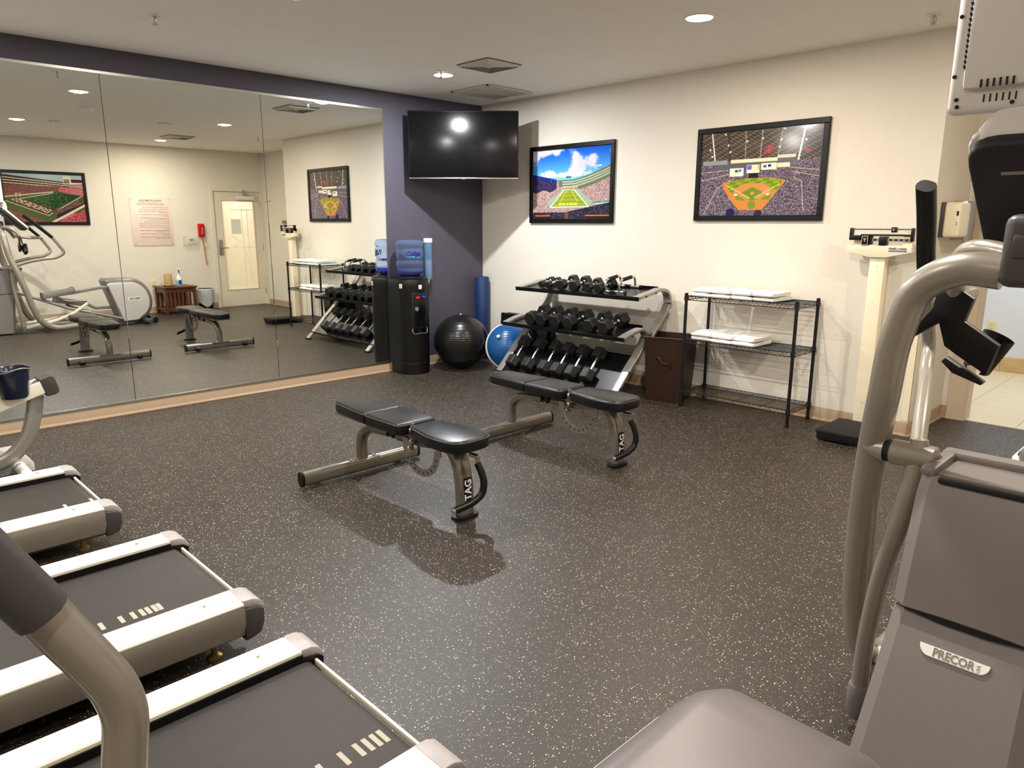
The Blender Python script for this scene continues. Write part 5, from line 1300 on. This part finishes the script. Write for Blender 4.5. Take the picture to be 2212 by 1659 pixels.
        # link bar from the lower rod back to the pedal, with knuckle
        L_ = B().rtube(f([(5.50, -3.44, 0.085), (5.56, -2.85, 0.22), (5.585, -2.62, 0.36)] if nm == 'left' else [(5.50, -3.44, 0.085), (5.56, -2.85, 0.16), (5.585, -2.55, 0.24)]), 0.022, 0.035, (0, 0, 1), 0.006, sub=3).build('link_bar', 'rail', t)
    # guide ramps
    for f in (Q, m):
        B().tube(f([(5.62, -3.44, 0.56), (5.60, -2.85, 0.30), (5.59, -2.15, 0.09)]), 0.022, 12, smooth=False).build('guide_ramp', 'silver', t)
    # pedals and crank arms
    for f, (pz, py, tilt, hz) in ((Q, (0.515, -2.98, 8, 0.57)), (m, (0.365, -2.78, -12, 0.25))):
        x = 5.60; c = Vector(f([(x, py, pz)])[0])
        rot = Euler((R(tilt), 0, 0)).to_matrix().to_4x4()
        pb = B().prism([(-0.20, -0.03), (-0.19, 0.055), (-0.15, 0.045), (0.15, 0.045), (0.21, 0.06), (0.22, -0.01), (0.16, -0.035)], -0.085, 0.085, 'yz', 0.014)
        pb.v = [tuple(c+(rot @ Vector(p))) for p in pb.v]; pb.build('pedal', 'padgrey', t)
        B().rtube([c+Vector((0, 0.16, 0.0)), f([(x, -2.45, hz)])[0], f([(x+0.02, -2.20, hz)])[0]], 0.03, 0.045, (0, 0, 1), 0.008, smooth=False).build('pedal_arm', 'silver', t)
        B().tube([c+Vector((0, -0.05, -0.03)), c+Vector((0, 0.1, -0.10)), f([(x, -2.62, pz-0.12)])[0]], 0.014, 8).build('pedal_strut', 'silver', t)
    return t
E1 = elliptical('grey elliptical trainer on the right whose tower and side tubes stand in full view')
E2Y = EY-2.515
E2 = dup(E1, (5.665, E2Y, 0), label='elliptical trainer at the bottom of the view showing only its smooth rear hood')
# the second machine's left arm stands at another point of its swing
for ch in list(E2.children):
    if ch.name.startswith('moving_arm') and min(v.co.x for v in ch.data.vertices) < -0.3:
        def S(y, z, x=-0.345): return (x, y-E2Y, z)
        for g in list(ch.children):
            if g.name.startswith('hand_grip'):
                bpy.data.objects.remove(g)
        pts = [(-0.20, -3.47-EY, 0.90), (-0.24, -3.34-EY, 0.90), S(-5.62, 0.85), S(-5.45, 0.825), S(-5.375, 0.835), S(-5.344, 0.875), S(-5.334, 0.925), S(-5.331, 0.965), S(-5.338, 0.997), S(-5.354, 1.033), S(-5.376, 1.076), S(-5.396, 1.117)]
        o = B().tube(pts, 0.0235, 16).build('moving_arm', 'eltube', E2)
        B().sweep([S(-5.392, 1.108), S(-5.45, 1.215), S(-5.52, 1.33), S(-5.60, 1.44)], rrect(0.058, 0.052, 0.023), False, True, 5, (0, -0.7, 0.3)).build('hand_grip', 'eldark', o)
        for g in list(ch.children): g.parent = o
        bpy.data.objects.remove(ch)
        break

# ================================================================== things along the wall facing the mirror
# side table
t = thing('side_table', 'small dark oak mission side table against the wall by the glass door', 'table', (6.63, -1.02, 0))
TW, TD, TH = 0.52, 0.46, 0.455
B().box((0, 0, TH-0.012), (TD+0.04, TW+0.03, 0.024), None, 0.004).build('table_top', 'wood', t)
for sx in (-1, 1):
    for sy in (-1, 1): B().box((sx*(TD/2-0.025), sy*(TW/2-0.025), (TH-0.024)/2), (0.045, 0.045, TH-0.024), None, 0.003).build('leg', 'wood', t)
for sx in (-1, 1): B().box((sx*(TD/2-0.025), 0, TH-0.06), (0.02, TW-0.09, 0.07)).build('apron', 'wood', t)
for sy in (-1, 1):
    B().prism([(-TD/2+0.045, TH-0.024), (TD/2-0.045, TH-0.024), (TD/2-0.045, TH-0.13), (0.10, TH-0.105), (0, TH-0.097), (-0.10, TH-0.105), (-TD/2+0.045, TH-0.13)], sy*(TW/2-0.025)-0.01, sy*(TW/2-0.025)+0.01, 'xz').build('apron', 'wood', t)
for sx in (-1, 1):
    B().box((sx*(TD/2-0.025), 0, 0.085), (0.022, TW-0.09, 0.045)).build('rail', 'wood', t)
    for k in range(6): B().box((sx*(TD/2-0.025), -0.16+k*0.064, 0.24), (0.012, 0.03, 0.27)).build('slat', 'wood', t)
for sy in (-1, 1): B().box((0, sy*(TW/2-0.025), 0.085), (TD-0.09, 0.022, 0.045)).build('rail', 'wood', t)
t = thing('paper_towel_roll', 'brown paper towel roll standing on the oak side table', 'paper roll', (6.60, -1.13, TH))
B().lathe([(0.0001, 0), (0.085, 0), (0.085, 0.012), (0.0001, 0.012)], 28).build('stand_base', 'black', t)
B().lathe([(0.022, 0.012), (0.062, 0.012), (0.0635, 0.02), (0.0635, 0.205), (0.060, 0.212), (0.022, 0.212), (0.020, 0.20), (0.020, 0.02)], 32).build('paper', 'card', t)
t = thing('spray_bottle', 'white trigger spray bottle with blue liquid on the oak side table', 'bottle', (6.62, -0.95, TH))
B().lathe([(0.0001, 0), (0.042, 0), (0.046, 0.008), (0.046, 0.09)], 24).build('liquid_section', mat('pale_blue_liquid', (150, 205, 226), 0.2), t)
B().lathe([(0.046, 0.09), (0.045, 0.125), (0.032, 0.155), (0.016, 0.18), (0.014, 0.215), (0.0001, 0.216)], 24).build('bottle_body', 'white', t)
B().prism([(-0.018, 0.21), (0.018, 0.21), (0.018, 0.245), (0.005, 0.29), (-0.045, 0.292), (-0.048, 0.272), (-0.02, 0.262)], -0.013, 0.013, 'xz', 0.003).build('spray_head', 'white', t)
B().prism([(-0.03, 0.268), (-0.022, 0.268), (-0.028, 0.225), (-0.045, 0.21), (-0.042, 0.225)], -0.008, 0.008, 'xz', 0.002).build('trigger', 'ink_blue', t)
B().box((-0.0455, 0, 0.06), (0.002, 0.045, 0.07), None, 0.0005).build('label_panel', 'ink_blue', t)
# waste bin with clear liner
t = thing('waste_bin', 'black waste bin with a clear liner between the oak table and the glass door', 'bin', (6.70, -0.50, 0))
B().lathe([(0.0001, 0.0), (0.105, 0.0), (0.11, 0.008), (0.140, 0.36), (0.146, 0.365), (0.146, 0.375), (0.138, 0.375), (0.105, 0.01), (0.0001, 0.01)], 32).build('bin_body', 'black', t)
vs = []; fs = []; n = 72; rows = [(0.150, 0.372, 0.002), (0.155, 0.380, 0.003), (0.154, 0.36, 0.004), (0.150, 0.28, 0.006), (0.143, 0.18, 0.006), (0.135, 0.10, 0.005)]
for i, (r_, z, j) in enumerate(rows):
    for k in range(n):
        a = 2*PI*k/n; rr_ = r_+j*math.sin(k*3.1+i*0.7)+j*0.6*math.sin(k*7.3); vs.append((rr_*math.cos(a), rr_*math.sin(a), z+(0.035*math.sin(a*3+1) if i == len(rows)-1 else 0)))
for i in range(len(rows)-1):
    for k in range(n): fs.append((i*n+k, i*n+(k+1) % n, (i+1)*n+(k+1) % n, (i+1)*n+k))
B().add(vs, fs).build('liner', 'liner', t, ang=180)
# rules sign
t = thing('rules_sign', 'pale pink fitness room rules board on the wall facing the mirror', 'sign', (WX, -1.19, 1.115))
B().bx((-0.010, -0.325, 0), (-0.001, 0.325, 0.795), 0.004).build('board', 'pink_sign', t)
for y in (-0.29, 0.29):
    for z in (0.035, 0.76): B().cyl((-0.010, y, z), (-0.013, y, z), 0.006, n=10).build('corner_screw', 'ink', t)
def sl(s, y, z, size, align='LEFT', bold=0.0, width=None):
    text('lettering', s, size, frame((-0.0108, y, z), (0, -1, 0), (0, 0, 1)), 'ink', t, align=align, bold=bold, ext=0.0003, width=width)
sl('FITNESS ROOM RULES', 0.0, 0.735, 0.040, 'CENTER', 0.01, 0.35)
sl('FOR YOUR SAFETY AND THE SAFETY OF', 0.0, 0.697, 0.024, 'CENTER', 0, 0.40)
sl('OTHERS, PLEASE OBSERVE THE FOLLOWING', 0.0, 0.670, 0.024, 'CENTER', 0, 0.44)
rules = ['· Individuals utilizing this facility do so at their own risk', '· Exercise equipment is provided for use by hotel guests only', '· We strongly recommend consulting a physician before starting', '  any exercise program', '· Individuals should warm up and stretch before the start of a', '  fitness routine', '· Proper use of equipment and attire is required. Please read', '  and follow all posted operating instructions', '· Appropriate athletic shoes and apparel are required', '· Children under the age of 16 must be accompanied by an adult', '· As a courtesy to others, please use headphones and limit usage', '· Use of the equipment is limited when other guests are waiting', '  to exercise', '· IN CASE OF EMERGENCY, use the phone located on the wall', '  directly to contact the front desk', '· Please report any malfunction, vandalism or unsafe conditions', '  to the front desk', '· Should you require any assistance, please contact the front desk', '  Thank you for your cooperation']
z = 0.635
for r_ in rules:
    if r_.startswith('·'): z -= 0.009
    sl(r_, 0.285, z, 0.0185); z -= 0.0225
# thermostat with clear guard
t = thing('thermostat', 'white thermostat under a clear guard left of the red wall phone in the mirror', 'thermostat', (WX, -0.60, 1.20))
B().box((-0.014, 0.02, 0), (0.025, 0.13, 0.09), None, 0.008).build('body', 'white', t)
B().box((-0.0275, 0.02, 0.006), (0.003, 0.075, 0.048), None, 0.001).build('display', 'lcd', t)
b = B(); x0 = -0.062; 
b.bx((x0, -0.12, -0.075), (x0+0.004, 0.11, 0.075)).bx((x0, -0.12, -0.075), (-0.001, -0.116, 0.075)).bx((x0, 0.106, -0.075), (-0.001, 0.11, 0.075)).bx((x0, -0.12, 0.071), (-0.001, 0.11, 0.075)).bx((x0, -0.12, -0.075), (-0.001, 0.11, -0.071))
b.build('clear_guard', 'acrylic', t)
# red wall phone with coiled cord
t = thing('wall_phone', 'red wall telephone with a hanging coiled cord beside the glass door', 'telephone', (WX, -0.40, 1.255))
B().bx((-0.05, -0.055, 0.0), (-0.001, 0.055, 0.225), 0.014, 3).build('base_body', 'red', t)
B().prism([(0.0, 0.005), (-0.03, 0.0), (-0.042, 0.03), (-0.03, 0.06), (-0.028, 0.16), (-0.042, 0.19), (-0.03, 0.225), (0.0, 0.22)], -0.028, 0.028, 'xz', 0.008, 2).build('handset', 'red', t).location = (-0.046, 0.0, 0.0)
b = B()
for (z, w_) in ((0.165, 0.022), (0.155, 0.018), (0.145, 0.024), (0.115, 0.02), (0.10, 0.022), (0.09, 0.016)): b.box((-0.0775, 0.0, z), (0.001, 0.004, w_*0.4))
text('handset_lettering', 'Front Desk', 0.026, frame((-0.0785, 0.0, 0.115), (0, 0, 1), (0, 1, 0)), 'ink_white', t, ext=0.0004, width=0.10)
cord = [(-0.045, 0.01, 0.0), (-0.045, 0.0, -0.04), (-0.045, 0.012, -0.08)]
hel = []
for k in range(210):
    f = k/209; a = k*0.75; hel.append((-0.04+0.009*math.cos(a), 0.005+0.03*f+0.009*math.sin(a), -0.02-0.38*f))
B().tube(hel, 0.0028, 5, smooth=False).build('coiled_cord', 'red', t)
B().tube([(-0.04, 0.035, -0.40), (-0.04, 0.022, -0.44), (-0.04, 0.045, -0.48), (-0.04, 0.048, -0.44), (-0.04, 0.036, -0.41)], 0.004, 8).build('cord_end', 'red', t)
t = thing('jack_plate', 'ivory phone jack plate behind the red phone cord', 'outlet', (WX, -0.335, 1.10))
B().box((-0.004, 0, 0), (0.007, 0.085, 0.125), None, 0.002).build('cover_plate', 'ivory', t)
B().box((-0.010, 0, 0), (0.008, 0.02, 0.02), None, 0.002).build('jack', 'ivory', t)
# brass room plaque beside the doorway (seen in the mirror) and the door stop rail
t = thing('room_plaque', 'small brass plaque beside the corridor doorway', 'sign', (6.13, YD, 1.51))
B().box((0, -0.004, 0), (0.16, 0.006, 0.06), None, 0.002).build('plate', 'brass', t)
t = thing('coat_hook', 'short cream hook rail on the wall between glass door and corridor doorway', 'hook', (6.70, YD, 1.895))
B().box((0, -0.02, 0), (0.22, 0.035, 0.02), None, 0.006).build('rail', 'cream', t)
